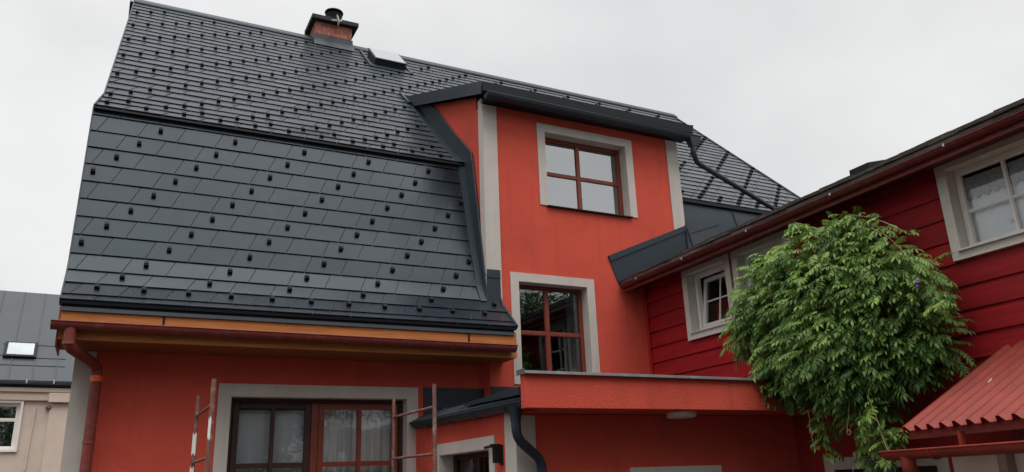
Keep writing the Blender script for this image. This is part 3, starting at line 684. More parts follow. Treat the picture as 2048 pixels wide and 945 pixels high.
def rp(x, s, n):      # point on the upper slope
    a = at(UPP, AU, s); vy = (math.cos(math.atan2(4.36, 4.49)), math.sin(math.atan2(4.36, 4.49))); return (x, a[0] - vy[1] * n, a[1] + vy[0] * n)
def rbox(x0, x1, s0, s1, n0, n1): return MB().hexa([rp(x0, s0, n0), rp(x1, s0, n0), rp(x1, s1, n0), rp(x0, s1, n0), rp(x0, s0, n1), rp(x1, s0, n1), rp(x1, s1, n1), rp(x0, s1, n1)])
skl = build(rbox(4.42, 5.12, 5.72, 6.50, 0, .16), 'roof_window', SHEET, house, bevel=.004)
fmb = MB()
for a in ((4.40, 5.14, 5.70, 5.735), (4.40, 5.14, 6.485, 6.52), (4.40, 4.435, 5.7351, 6.4849), (5.105, 5.14, 5.7351, 6.4849)):
    h_ = rbox(*a, .1605, .178); fmb.add(h_.v, h_.f)
build(fmb, 'frame', SHEET, skl)
build(rbox(4.4355, 5.1045, 5.7355, 6.4845, .1605, .184), 'pane', mat('skylight_glass', (.66, .70, .73), .12, 1.0, metal=.9), skl)
for x in (4.28, 5.20): build(rbox(x, x + .05, 5.5, 6.7, .02, .05), 'side_flashing', SHEET, skl)
build(rbox(4.33, 5.20, 5.50, 5.70, .026, .034), 'apron', SHEET, skl)

# ------------------------------------------------------------------ porch with canopy
PX, PY = 3.72, 7.28
pl = Fr((PX, 0, 0), (0, -1, 0), (-1, 0, 0)); pf = Fr((0, PY, 0), (1, 0, 0), (0, -1, 0))
PW = (-9.48, -7.78, -.95, .53)
build(wall(pl, -DF + .001, -PY, -H, .86, [(PW[0] + .13, PW[1] - .13, PW[2], PW[3] - .13)], .22), 'porch_wall', PLASTER, house)
FD = (5.06, 6.31, -1.6, .15)
build(wall(pf, PX + .22, 7.53, -H, .70, [(FD[0] + .13, FD[1] - .13, FD[2], FD[3] - .13)], .22), 'porch_wall', PLASTER, house)
build(pl.box(MB(), -PY - .24, -PY + .016, .0005, .016, -H, .80), 'corner_strip', TRIM, house)
build(pf.box(MB(), PX + .0005, PX + .21, .0005, .016, -H, .69), 'corner_strip', TRIM, house)
pw = window(house, pl, *PW, .13, .17, .06, FRAMED, [.5], [], glass=GLASS2, sill=DARKM); pw['label'] = 'small dark window in the side of the porch'
fdw = window(house, pf, *FD, .13, .15, .06, FRAMED, [.5], [], glass=GLASS2); fdw['label'] = 'porch front opening with grey surround'
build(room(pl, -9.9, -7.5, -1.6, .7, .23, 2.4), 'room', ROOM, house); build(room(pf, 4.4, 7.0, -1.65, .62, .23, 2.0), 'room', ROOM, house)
# canopy: parapet beam, soffit, flat roof, coping
can = build(MB().box(3.535, 7.525, 6.70, 6.80, .705, 1.045), 'canopy', PLASTER, house, bevel=.006)
build(MB().box(3.75, 7.525, 6.801, DF - .01, .706, .84), 'canopy_slab', PLASTER, can)
build(MB().box(3.80, 7.525, 6.82, D0 - .005, .845, .93), 'flat_roof', SHEET, can)
build(MB().prism([(3.515, 6.665, 1.055), (3.515, 6.655, 1.025), (3.515, 6.672, 1.022), (3.515, 6.69, 1.0455), (3.515, 6.82, 1.0455), (3.515, 6.82, 1.07)], (4.01, 0, 0)), 'coping', STONE, can, bevel=.003)
build(MB().box(3.508, 3.5145, 6.66, 6.822, 1.02, 1.073), 'coping_end', STONE, can)
build(MB().lathe((5.62, 7.02, .645), [(.10, .0), (.15, .008), (.165, .03), (.165, .0605)], 28), 'ceiling_lamp', LAMPM, house, smooth=True)
# wall lamp beside the porch window
wl = build(MB().box(PX - .02, PX - .0005, 7.59, 7.66, .22, .42), 'wall_lamp', DARKM, house, bevel=.006)
build(MB().box(PX - .10, PX - .0205, 7.60, 7.65, .24, .40).box(PX - .13, PX - .02, 7.605, 7.645, .40, .43), 'lamp_body', DARKM, wl)
build(MB().tube([(PX - .06, 7.66, .415), (PX - .06, 7.92, .41)], .014, 8), 'lamp_arm', DARKM, wl)
# upstand on the facade and sloping roof edge above the porch side wall
build(front.box(MB(), 3.83, XC - .001, .001, .02, .93, 1.335), 'upstand_sheet', SHEET, house)
build(dorm.box(MB(), XC, 5.10, .019, .035, .93, 1.335), 'upstand_sheet', SHEET, house)
ed = MB(); ed.hexa([(3.57, 6.76, .80), (3.80, 6.76, .90), (3.84, DF - .012, .93), (3.62, DF - .012, .84), (3.57, 6.76, .825), (3.80, 6.76, .945), (3.84, DF - .012, .975), (3.62, DF - .012, .865)])
edge = build(ed, 'porch_roof_edge', SHEET, house, bevel=.003)
build(MB().hexa([(3.555, 6.87, .845), (3.79, 6.87, .925), (3.84, 8.4, .95), (3.64, 8.4, .89), (3.555, 6.87, .925), (3.79, 6.87, .985), (3.84, 8.4, .975), (3.64, 8.4, .925)]), 'edge_trim', SHEET, edge, bevel=.003)
for y in (7.6, 8.5, 9.4): build(MB().hexa([(3.59 + (y - 6.76) * .014, y, .832 + (y - 6.76) * .01), (3.80 + (y - 6.76) * .011, y, .946 + (y - 6.76) * .009), (3.80 + (y - 6.76) * .011, y + .015, .946 + (y - 6.76) * .009), (3.59 + (y - 6.76) * .014, y + .015, .832 + (y - 6.76) * .01),
        (3.59 + (y - 6.76) * .014, y, .85 + (y - 6.76) * .01), (3.80 + (y - 6.76) * .011, y, .965 + (y - 6.76) * .009), (3.80 + (y - 6.76) * .011, y + .015, .965 + (y - 6.76) * .009), (3.59 + (y - 6.76) * .014, y + .015, .85 + (y - 6.76) * .01)]), 'seam', SHEET, edge)
pg = build(MB().gutter((3.60, 6.80, .778), (3.70, DF - .08, .845), (-1, .012, 0), .07), 'gutter', SHEET, house, smooth=True)
for y in (7.2, 8.0, 8.8, 9.6):
    xx = 3.60 + (y - 6.62) * .0275; z_ = .775 + (y - 6.62) * .0193
    build(MB().tube([(xx - .072 * math.cos(t), y, z_ - .072 * math.sin(t)) for t in [math.pi * k / 10 for k in range(11)]], .008, 6), 'bracket', SHEET, pg)
pp = build(MB().tube(rnd_path([(3.585, 7.02, .74), (3.585, 7.02, .45), (3.93, 7.16, .24), (3.95, 7.16, -H)], .11), .048, 14), 'downpipe', SHEET, house, smooth=True)
build(MB().lathe((3.585, 7.02, .60), [(.05, 0), (.055, .05), (.075, .12), (.085, .15)], 16), 'outlet', SHEET, pp, smooth=True)

# ================================================================== WOODEN WING
XW = 7.53
wing = empty('wooden_wing', (9.5, 6, -H), 'crimson board clad wing with grey shingle roof, white windows', 'building')
wl_ = Fr((XW, 0, 0), (0, -1, 0), (-1, 0, 0))       # u = -Y
W1 = (-9.01, -7.98, 1.93, 3.01); W2 = (-7.93, -6.90, 1.93, 3.01); W3 = (-4.80, -3.60, 2.0, 3.06)
b_ = .10
hol = [(W[0] + b_, W[1] - b_, W[2] + b_, W[3] - b_) for W in (W1, W2, W3)]
YN = 2.2                                            # near end of the wing
build(wall(wl_, -9.995, -YN, .98, 3.15, hol, .2), 'wall', CRIM, wing)
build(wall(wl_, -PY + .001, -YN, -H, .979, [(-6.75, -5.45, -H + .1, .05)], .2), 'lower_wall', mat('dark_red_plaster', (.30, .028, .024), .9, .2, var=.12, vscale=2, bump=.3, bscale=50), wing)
lw = build(ring(wl_, MB(), -6.88, -5.32, -H, .18, .13, .0005, .018, False), 'lower_surround', TRIM, wing)
build(wl_.box(MB(), -6.75, -5.45, -.12, -.08, -H + .1, .05), 'lower_door', FRAMED, wing)
# boards: lapped, each its own piece
def board(u0, u1, z0, h):
    if u1 - u0 < .03: return
    mb = MB(); j = random.uniform(-.002, .002)
    pr = [(.002, z0 + h - .002), (.010, z0 + h - .002), (.012 + j, z0 + h - .022), (.030 + j, z0 + .012), (.028 + j, z0 + .003), (.002, z0 + .003)]
    mb.prism([wl_(u0, d, z) for d, z in pr], wl_.u * (u1 - u0)); build(mb, 'board', CRIM, wing)
zb0 = 1.74 - .2385 * 3
for k in range(10):
    z = zb0 + .2385 * k; h = .2385
    if z > 3.1: break
    h = min(h, 3.14 - z)
    cuts = [(-9.985, -YN)]
    for W in (W1, W2, W3):
        if z + h > W[2] + .05 and z < W[3] - .05:
            nc = []
            for a, b in cuts:
                if W[1] <= a or W[0] >= b: nc.append((a, b)); continue
                nc += [(a, W[0] + .02), (W[1] - .02, b)]
            cuts = nc
    for a, b in cuts:
        if b - a > 3.2: board(a, (a + b) / 2 + .4 * (k % 2) - .002, z, h); board((a + b) / 2 + .4 * (k % 2) + .002, b, z, h)
        else: board(a, b, z, h)
build(wl_.box(MB(), -9.997, -9.94, .031, .05, 1.0, 3.0), 'corner_board', mat('bright_crimson', (.42, .016, .016), .5, .35, var=.1), wing)
for i, (W, us, zs) in enumerate(((W1, [], []), (W2, [.5], [.5]), (W3, [.5], [.46]))):
    if i == 0:
        wo = build(ring(wl_, MB(), W[0] + b_ + .003, W[1] - b_ - .003, W[2] + b_ + .003, W[3] - b_ - .003, .06, -.16, -.085), 'window', WHITE, wing, bevel=.006)
        build(ring(wl_, MB(), *W, b_, .0325, .062, True), 'surround', WHITEB, wo, bevel=.003)
        rv = MB(); ring(wl_, rv, W[0] + b_ - .012, W[1] - b_ + .012, W[2] + b_ - .012, W[3] - b_ + .012, .014, -.0845, .0615); build(rv, 'reveal', WHITEB, wo)
        # tilted sash
        a, b, c, e = W[0] + b_ + .065, W[1] - b_ - .065, W[2] + b_ + .065, W[3] - b_ - .065
        tl = Matrix.Translation(wl_(0, -.12, c)) @ Matrix.Rotation(rad(9), 4, 'Y') @ Matrix.Translation(-wl_(0, -.12, c))
        def T(mb): mb.v = [tuple(tl @ Vector(v)) for v in mb.v]; return mb
        build(T(ring(wl_, MB(), a, b, c, e, .055, -.15, -.10)), 'sash', WHITE, wo, bevel=.004)
        mu, mz = (a + b) / 2, c + (e - c) * .52
        build(T(wl_.box(wl_.box(MB(), mu - .012, mu + .012, -.135, -.112, c + .055, e - .055), a + .055, b - .055, -.134, -.1135, mz - .012, mz + .012)), 'muntin', WHITE, wo)
        for (p, q) in ((a + .055, mu - .0125), (mu + .0125, b - .055)):
            for (r_, t_) in ((c + .055, mz - .0125), (mz + .0125, e - .055)): build(T(wl_.box(MB(), p, q, -.128, -.122, r_, t_)), 'pane', GLASS3, wo)
        build(wl_.box(MB(), W[0] + b_ - .02, W[1] - b_ + .02, -.084, .085, W[2] + b_ - .012, W[2] + b_ - .0), 'sill', ALU, wo)
        wo['label'] = 'white window with its sash tilted open'
    else:
        wo = window(wing, wl_, *W, b_, .085, .06, WHITE, us, zs, smat=WHITEB, bottom_band=True, glass=GLASS3, sill=ALU, bar=.013, proud=.062)
        wo['label'] = 'white window half hidden by leaves' if i == 1 else 'white window with lace curtain and heart motifs'
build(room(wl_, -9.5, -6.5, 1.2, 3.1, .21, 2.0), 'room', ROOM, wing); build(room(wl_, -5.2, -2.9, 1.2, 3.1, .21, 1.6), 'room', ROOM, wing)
curtain(wl_, W3[0] + .08, W3[1] - .08, -.165, 2.0, 2.70, 'white lace cafe curtain with hearts in the near window of the wooden wing', CURT, .004, 6)
vl = MB(); n = 40; u0, u1 = W3[0] + .12, W3[1] - .12
for i in range(n):
    a = u0 + (u1 - u0) * i / n; b = u0 + (u1 - u0) * (i + 1) / n
    za = 2.66 - .04 * abs(math.sin(math.pi * i / 4)); zb = 2.66 - .04 * abs(math.sin(math.pi * (i + 1) / 4))
    vl.hexa([wl_(a, -.138, za), wl_(b, -.138, zb), wl_(b, -.142, zb), wl_(a, -.142, za), wl_(a, -.138, 2.86), wl_(b, -.138, 2.86), wl_(b, -.142, 2.86), wl_(a, -.142, 2.86)])
tag(build(vl, 'valance', mat('grey_lace', (.34, .34, .33), .95, .1, var=.35, vscale=35)), 'grey scalloped lace valance above the cafe curtain in the near white window', 'valance')
def heart(u, z, s):
    pts = []
    for k in range(18):
        t = 2 * math.pi * k / 18; pts.append((16 * math.sin(t) ** 3 / 17, (13 * math.cos(t) - 5 * math.cos(2 * t) - 2 * math.cos(3 * t) - math.cos(4 * t)) / 17))
    o = build(MB().prism([wl_(u + p * s, -.134, z + q * s) for p, q in pts], wl_.n * .004), 'heart_ornament', WHITE); return o
tag(heart(-4.27, 2.30, .028), 'small white heart hanging in the lower left pane of the near white window', 'ornament')
curtain(wl_, -8.9, -8.1, -.34, 2.3, 2.95, 'thin lace curtain behind the tilted white window', mat('dim_lace', (.30, .29, .29), .95, .1, var=.3, vscale=30), .012, 7)

# wing roof: boarding, shingle courses, gutter
RS = .468; EX, EZ = 6.985, 3.055
EX, EZ = 7.04, 3.035
def ez(y): return (9.97 - y) * .0105
def wr(x): return EZ + (x - EX) * RS
def tip(mb):
    mb.v = [(v[0], v[1], v[2] + ez(v[1])) for v in mb.v]; return mb
wroof = build(tip(MB().prism([(EX + .01, 9.97, wr(EX + .01) - .012), (10.4, 9.97, wr(10.4) - .012), (10.4, 9.97, wr(10.4) - .07), (EX + .01, 9.97, wr(EX + .01) - .05)], (0, YN - .3 - 9.97, 0))), 'wing_roof', SHING, wing)
build(tip(MB().prism([(10.41, 9.97, wr(10.4) - .01), (13.2, 9.97, 3.1), (13.2, 9.97, 3.0), (10.41, 9.97, wr(10.4) - .1)], (0, YN - .3 - 9.97, 0))), 'rear_slope', SHING, wroof)
sv_ = Vector((1, 0, RS)).normalized(); nv_ = Vector((-RS, 0, 1)).normalized()
shm = raw_mesh(MB().hexa([(-.158, 0, .001), (.158, 0, .001), (.158, .20, .0), (-.158, .20, .0), (-.158, 0, .013), (.158, 0, .013), (.158, .20, .003), (-.158, .20, .003)]), 'shingle', SHING)
srest = MB(); cnt = 0
for k in range(16):
    y = 9.80 - .16 * (k % 2)
    while y > YN - .25:
        p = Vector((EX - .012, 0, wr(EX - .012))) + sv_ * (k * .145) - nv_ * .004
        M = Matrix(((0, sv_.x, nv_.x, p.x + random.uniform(-.012, .012)), (-1, 0, 0, y), (0, sv_.z, nv_.z, p.z + ez(y) + random.uniform(0, .010)), (0, 0, 0, 1))) @ Matrix.Rotation(random.uniform(-.035, .02), 4, 'X') @ Matrix.Rotation(random.uniform(-.02, .02), 4, 'Y')
        if k < 7: place(shm, 'shingle', wroof, M); cnt += 1
        else: srest.add([M @ v.co for v in shm.vertices], [tuple(q.vertices) for q in shm.polygons])
        y -= .32
tag(build(srest, 'upper_shingles', SHING, wroof), kind='stuff')
build(tip(MB().box(EX + .06, EX + .085, YN - .3, 9.97, 2.86, 3.015)), 'fascia_board', GUTR, wing)
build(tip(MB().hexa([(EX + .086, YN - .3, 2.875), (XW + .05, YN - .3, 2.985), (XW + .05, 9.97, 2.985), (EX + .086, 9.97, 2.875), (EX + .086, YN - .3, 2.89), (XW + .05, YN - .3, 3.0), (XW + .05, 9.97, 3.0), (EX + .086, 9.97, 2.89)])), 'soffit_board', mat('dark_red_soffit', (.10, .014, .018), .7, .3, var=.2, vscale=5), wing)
wg = build(MB().gutter((EX + .015, YN - .3, 2.955 + ez(YN - .3)), (EX + .015, 9.96, 2.955), (-1, 0, 0), .050), 'gutter', GUTD, wing, smooth=True)
for y in (2.9, 4.35, 5.75, 7.1, 8.4, 9.5):
    build(MB().tube([(EX + .015 - .052 * math.cos(t), y, 2.955 + ez(y) - .052 * math.sin(t)) for t in [math.pi * k / 10 for k in range(11)]], .005, 6), 'bracket', GUTD, wg)
    build(MB().box(EX - .050, EX - .037, y - .006, y + .007, 2.938 + ez(y), 2.966 + ez(y)), 'bracket_clip', ALU, wg)
for y in (6.75, 8.95): build(MB().tube([(EX + .015 - .0535 * math.cos(t), y, 2.955 + ez(y) - .0535 * math.sin(t)) for t in [math.pi * k / 10 for k in range(11)]], .009, 6), 'joint', GUTD, wg)
build(MB().hexa([(8.55, 6.35, wr(8.55)), (8.90, 6.35, wr(8.90)), (8.90, 6.66, wr(8.90)), (8.55, 6.66, wr(8.55)), (8.55, 6.35, wr(8.55) + .13), (8.90, 6.35, wr(8.90) + .06), (8.90, 6.66, wr(8.90) + .06), (8.55, 6.66, wr(8.55) + .13)]), 'roof_vent', DARKM, wing, bevel=.006)
build(MB().box(XW + .2, 13.0, YN, YN + .2, -H, 3.0).box(12.8, 13.0, YN + .2, 9.9, -H, 3.0), 'outer_wall', CRIM, wing)

# ================================================================== CORRUGATED LEAN-TO
sh = empty('shelter', (6.8, 3.8, -H), 'small shelter with red corrugated metal roof and red gutter in the right foreground', 'shelter')
E_ = Vector((.273, .962, 0)); P_ = Vector((.962, -.273, 0)); B_ = Vector((6.344, 4.874, .340)) + E_ * .05; pit = rad(30.2)
SLv = P_ * math.cos(pit) + Vector((0, 0, math.sin(pit))); NLv = -P_ * math.sin(pit) + Vector((0, 0, math.cos(pit)))
pitch = .155; prof = []
for k in range(20):
    for f, hgt in ((0, 0), (.42, 0), (.56, .046), (.78, .046)): prof.append((k + f, hgt))
cb = MB(); LS = 1.47; n = len(prof); vs = []
for (t, hgt) in prof:
    for q in (0, LS): vs += [B_ - E_ * (t * pitch) + SLv * q + NLv * hgt, B_ - E_ * (t * pitch) + SLv * q + NLv * (hgt - .004)]
fs = []
for i in range(n - 1):
    a = i * 4; b = a + 4; fs += [(a, b, b + 2, a + 2), (a + 1, a + 3, b + 3, b + 1), (a, a + 1, b + 1, b), (a + 2, b + 2, b + 3, a + 3)]
fs += [(0, 2, 3, 1), (4 * n - 4, 4 * n - 3, 4 * n - 1, 4 * n - 2)]
cb.add(vs, fs); build(cb, 'corrugated_sheet', CORR, sh)
def obox(mb, o, a, b, c): o = Vector(o); return mb.hexa([o, o + a, o + a + b, o + b, o + c, o + a + c, o + a + b + c, o + b + c])
Zu = Vector((0, 0, 1))
build(obox(MB(), B_ - E_ * .06 + SLv * .05 - NLv * .012, -E_ * 2.9, P_ * .06, -Zu * .085), 'edge_beam', GUTR, sh, bevel=.004)
go = B_ - P_ * .10 + Vector((0, 0, -.165)) + E_ * .07
sg = build(MB().gutter(go, go - E_ * 3.0 + Vector((0, 0, -.01)), -P_, .075), 'gutter', CORR, sh, smooth=True)
for t in (.62, 1.9): build(MB().tube([go - E_ * t + Vector((0, 0, -.003)) - P_ * .0785 * math.cos(q) - Zu * .0785 * math.sin(q) for q in [math.pi * k / 10 for k in range(11)]], .010, 6), 'joint', CORR, sg)
build(MB().tube(rnd_path([go - E_ * .26 - Zu * .05, go - E_ * .26 - Zu * .16, go - E_ * .08 + P_ * .30 - Zu * .38, go - E_ * .08 + P_ * .30 - Zu * 1.5], .08), .062, 14), 'downpipe', CORR, sg, smooth=True)
build(obox(MB(), B_ - E_ * .70 + P_ * .01 - Zu * .04, -E_ * .035, P_ * .035, -Zu * .16), 'strut', CORR, sh); build(obox(MB(), B_ - E_ * 1.9 + P_ * .01 - Zu * .04, -E_ * .035, P_ * .035, -Zu * .16), 'strut', CORR, sh)
bwz = B_.z - .19 + H
build(obox(MB(), B_ - E_ * .40 + P_ * .16 - Zu * .19, -E_ * 2.5, P_ * .12, -Zu * bwz), 'shelter_wall', BEIGE, sh)
build(obox(MB(), B_ - E_ * .98 + P_ * .08 - Zu * .19, -E_ * .09, P_ * .079, -Zu * bwz), 'post', mat('weathered_post', (.16, .10, .085), .8, .2, var=.2, vscale=9), sh)
build(obox(MB(), B_ - E_ * .1 + P_ * 1.12 + Zu * .36, -E_ * .09, P_ * .09, -Zu * (B_.z + .36 + H)), 'post', GUTR, sh); build(obox(MB(), B_ - E_ * 2.6 + P_ * 1.12 + Zu * .36, -E_ * .09, P_ * .09, -Zu * (B_.z + .36 + H)), 'post', GUTR, sh)
# a dead leaf scrap on the sheet
tag(build(MB().prism([B_ - E_ * .578 + SLv * .62 + NLv * .0485, B_ - E_ * .555 + SLv * .65 + NLv * .049, B_ - E_ * .56 + SLv * .70 + NLv * .054, B_ - E_ * .577 + SLv * .67 + NLv * .049], NLv * .003), 'fallen_leaf', mat('dry_leaf', (.45, .40, .30), .9, .1)), 'pale dry leaf lying on the red corrugated roof', 'leaf')

# ================================================================== SCAFFOLD FRAMES
def scaffold(x, label):
    r = empty('scaffold_frame', (x, 8.95, -H), label, 'scaffold', 'rusty scaffold frames in front of the wide window')
    n, f = 8.25, 9.65
    build(MB().tube([(x + .01, n, -H), (x, n, 1.115)], .023, 12), 'upright', STEELR, r, smooth=True); build(MB().tube([(x + .005, f, -H), (x, f, 1.115)], .023, 12), 'upright', STEELR, r, smooth=True)
    for z in (.87, .37, -.13, -.63, -1.13): build(MB().tube([(x, n + .02, z), (x, f - .02, z + .012)], .016, 10), 'rung', STEELR, r, smooth=True)
    return r
sc1 = scaffold(.91, 'rusty scaffold frame with white stickers left of the wide window'); sc2 = scaffold(3.215, 'rusty scaffold frame in front of the right edge of the wide window')
def wrap(x, y, z0, z1, a0=2.2, a1=4.6):
    mb = MB(); n = 6; vs = []
    for k in range(n + 1):
        a = a0 + (a1 - a0) * k / n; j = .02 * math.sin(k * 2.1)
        for rr in (.0235, .025): vs += [(x + rr * math.cos(a), y + rr * math.sin(a), z0 + j), (x + rr * math.cos(a), y + rr * math.sin(a), z1 - j)]
    fs = []
    for k in range(n):
        a = 4 * k; b = a + 4; fs += [(a + 2, b + 2, b + 3, a + 3), (a, a + 1, b + 1, b), (a + 1, a + 3, b + 3, b + 1), (a, b, b + 2, a + 2)]
    return mb.add(vs, fs)
build(wrap(.913, 8.25, .545, .74), 'sticker', WHITET, sc1); build(wrap(.91, 9.65, .47, .69, 2.6, 5.4), 'sticker', WHITET, sc1); build(wrap(.91, 9.65, .2, .33, 2.6, 5.4), 'sticker', WHITET, sc1)

# ================================================================== NEIGHBOUR HOUSE
nb = empty('neighbour_house', (-3.0, 30, -H), 'cream house with grey standing seam roof behind the red house', 'house')
NO = Vector((-1.8, 26, 0)); na = rad(3.5)
nu = Vector((math.cos(na), math.sin(na), 0)); nn_ = Vector((math.sin(na), -math.cos(na), 0))
NF = Fr(NO, nu, nn_)
k26 = 26.0
zE, zR, dR = .128 * k26, 0, 0                        # eave height
tp = (.224 * k26 - zE) / (1 - .224)                   # rise of a 45 degree roof up to the ridge line
WI = (-4.3, -.28, .052 * k26 + .05, .107 * k26)
build(wall(NF, -8, .82, -H, zE - .2, [(WI[0] + .06, WI[1] - .06, WI[2] + .06, WI[3] - .06)], .4), 'wall', CREAM, nb)
NF.box(pil := MB(), .36, .82, .0005, .07, -H, zE - .62); build(pil, 'pilaster', mat('pale_cream', (.64, .54, .45), .9, .2, var=.06), nb, bevel=.01)
co = MB(); NF.box(co, -8, .84, .001, .10, zE - .55, zE - .2); build(co, 'cornice', CREAM, nb, bevel=.02)
co = MB(); NF.box(co, -8, .86, .101, .16, zE - .32, zE - .201); build(co, 'cornice_moulding', CREAM, nb, bevel=.015)
co = MB(); NF.box(co, .30, .90, .102, .20, zE - .60, zE - .34); build(co, 'capital', MATS['pale_cream'], nb, bevel=.02)
nwin = window(nb, NF, *WI, .06, .10, .09, WHITE, [.33, .66], [.66], smat=WHITE, bottom_band=True, glass=GLASS2, bar=.05, proud=.06)
build(room(NF, -5, .2, .8, 3.0, .42, 2.5), 'room', ROOM, nb)
curtain(NF, -4.2, -.4, -.3, 1.3, 2.28, 'dark patterned net curtain in the white window of the cream house', mat('net', (.12, .13, .11), .95, .1, var=.5, vscale=25), .02, 14)
def rr(u, s, n): return NF(u, -s * .7071 - n * -.7071 * -1 * -1, zE + s * .7071 + n * .7071) if False else NF(u, .12 - s * .7071 + n * .7071, zE - .05 + s * .7071 + n * .7071)
SLn = tp * 1.414 + .1
nroof = build(MB().hexa([rr(-8, 0, -.05), rr(1.0, 0, -.05), rr(1.0, SLn, -.05), rr(-8, SLn, -.05), rr(-8, 0, 0), rr(1.0, 0, 0), rr(1.0, SLn, 0), rr(-8, SLn, 0)]), 'roof', SEAM, nb)
for k in range(16):
    u = -7.6 + .57 * k
    build(MB().hexa([rr(u, .05, .0005), rr(u + .02, .05, .0005), rr(u + .02, SLn - .02, .0005), rr(u, SLn - .02, .0005), rr(u, .05, .03), rr(u + .02, .05, .03), rr(u + .02, SLn - .02, .03), rr(u, SLn - .02, .03)]), 'standing_seam', SEAM, nroof)
for (a, b, s_) in ((-1.05, .35, 1.75), (-.25, .6, 1.12), (-8, -.95, 1.2), (-8, .6, .75)):
    build(MB().hexa([rr(a, s_, .001), rr(b, s_, .001), rr(b, s_ + .04, .001), rr(a, s_ + .04, .001), rr(a, s_, .016), rr(b, s_, .016), rr(b, s_ + .04, .006), rr(a, s_ + .04, .006)]), 'cross_seam', SEAM, nroof)
sk = MB().hexa([rr(-.98, 1.08, .002), rr(-.16, 1.08, .002), rr(-.16, 1.78, .002), rr(-.98, 1.78, .002), rr(-.98, 1.08, .09), rr(-.16, 1.08, .09), rr(-.16, 1.78, .09), rr(-.98, 1.78, .09)])
nsk = build(sk, 'roof_window', DARKM, nb, bevel=.01)
build(MB().hexa([rr(-.90, 1.15, .0905), rr(-.24, 1.15, .0905), rr(-.24, 1.71, .0905), rr(-.90, 1.71, .0905), rr(-.90, 1.15, .1), rr(-.24, 1.15, .1), rr(-.24, 1.71, .1), rr(-.90, 1.71, .1)]), 'pane', mat('tinted_skylight_glass', (.19, .21, .225), .18, .8, metal=.8, var=.15, vscale=2), nsk)
ng = build(MB().gutter(NF(-8, .22, zE - .02), NF(1.0, .22, zE - .02), nn_, .10), 'gutter', mat('blue_grey_gutter', (.10, .13, .155), .45, .5, var=.1), nb, smooth=True)
for k in range(12):
    u = -6.9 + .66 * k; build(NF.box(MB(), u, u + .03, .31, .335, zE - .10, zE + .015), 'bracket', ALU, ng)
build(MB().tube([NF(.02, .02, zE - .72), NF(-.03, .02, .9)], .018, 8), 'conduit', MATS['pale_cream'], nb)
build(MB().lathe(NF(.33, .05, zE - .78), [(.03, 0), (.075, .02), (.08, .06), (.03, .1)], 12), 'cable_box', STEELR, nb)
nc = build(NF.box(MB(), -3.5, -1.62, -4.2, -3.4, 3.8, 8.05 - 1.6), 'chimney', DARKM, nb)
build(NF.box(MB(), -8, .6, -2 * tp, -2 * tp + .3, -H, zE), 'rear_wall', CREAM, nb)
build(MB().hexa([NF(-8, -tp - .1, zE + tp - .1), NF(1, -tp - .1, zE + tp - .1), NF(1, -2 * tp, zE - .1), NF(-8, -2 * tp, zE - .1), NF(-8, -tp - .1, zE + tp), NF(1, -tp - .1, zE + tp), NF(1, -2 * tp, zE), NF(-8, -2 * tp, zE)]), 'rear_slope', SEAM, nroof)

# ================================================================== WISTERIA
def leaflet(L, W, fold=.18, droop=.25):
    ys = [0, .22, .5, .78, 1.0]; ws = [0.05, .75, 1.0, .62, 0.02]; vs = []; fs = []
    for y, wv in zip(ys, ws):
        z = -droop * L * y * y
        vs += [(-W * wv / 2, L * y, z + fold * W * wv * .5), (0, L * y, z), (W * wv / 2, L * y, z + fold * W * wv * .5)]
    for i in range(4):
        a = 3 * i; fs += [(a, a + 1, a + 4, a + 3), (a + 1, a + 2, a + 5, a + 4)]
    return np.array(vs), fs
def compound(seed):
    r = random.Random(seed); V = []; F = []; n = r.choice([4, 5, 5, 6]); Lr = r.uniform(.17, .25)
    def rach(t): return np.array([0.02 * math.sin(t * 3 + seed), Lr * t * (1 - .12 * t), -.28 * Lr * t * t])
    def addl(p, ang, L, W, tilt):
        vs, fs = leaflet(L, W, r.uniform(.1, .3), r.uniform(.1, .45)); ca, sa = math.cos(ang), math.sin(ang); ct, st = math.cos(tilt), math.sin(tilt)
        v2 = vs.copy(); v2[:, 1] = vs[:, 1] * ct + vs[:, 2] * st; v2[:, 2] = -vs[:, 1] * st + vs[:, 2] * ct
        v3 = v2.copy(); v3[:, 0] = v2[:, 0] * ca + v2[:, 1] * sa; v3[:, 1] = -v2[:, 0] * sa + v2[:, 1] * ca
        o = len(V); V.extend((v3 + p).tolist()); F.extend([tuple(i + o for i in f) for f in fs])
    for k in range(n):
        t = .22 + .70 * k / (n - 1); sz = .058 + .020 * math.sin(math.pi * (k + .6) / n)
        for sgn in (-1, 1): addl(rach(t), sgn * r.uniform(.85, 1.2), sz * r.uniform(.9, 1.15), .026 * r.uniform(.9, 1.15), .15 + .25 * t + r.uniform(-.15, .25))
    addl(rach(1.0), r.uniform(-.2, .2), .075, .030, .75)
    # rachis as a thin folded strip
    o = len(V)
    for k in range(5):
        p = rach(k / 4); V += [list(p + [-.0022, 0, 0]), list(p + [.0022, 0, 0]), list(p + [0, 0, .003])]
    for k in range(4):
        a = o + 3 * k; F += [(a, a + 1, a + 4, a + 3), (a + 1, a + 2, a + 5, a + 4), (a + 2, a, a + 3, a + 5)]
    return np.array(V), F
VAR = [compound(k) for k in range(10)]
vine = empty('wisteria', (7.0, 5.8, -H), 'large leafy green wisteria hanging over the wooden wing wall', 'plant')
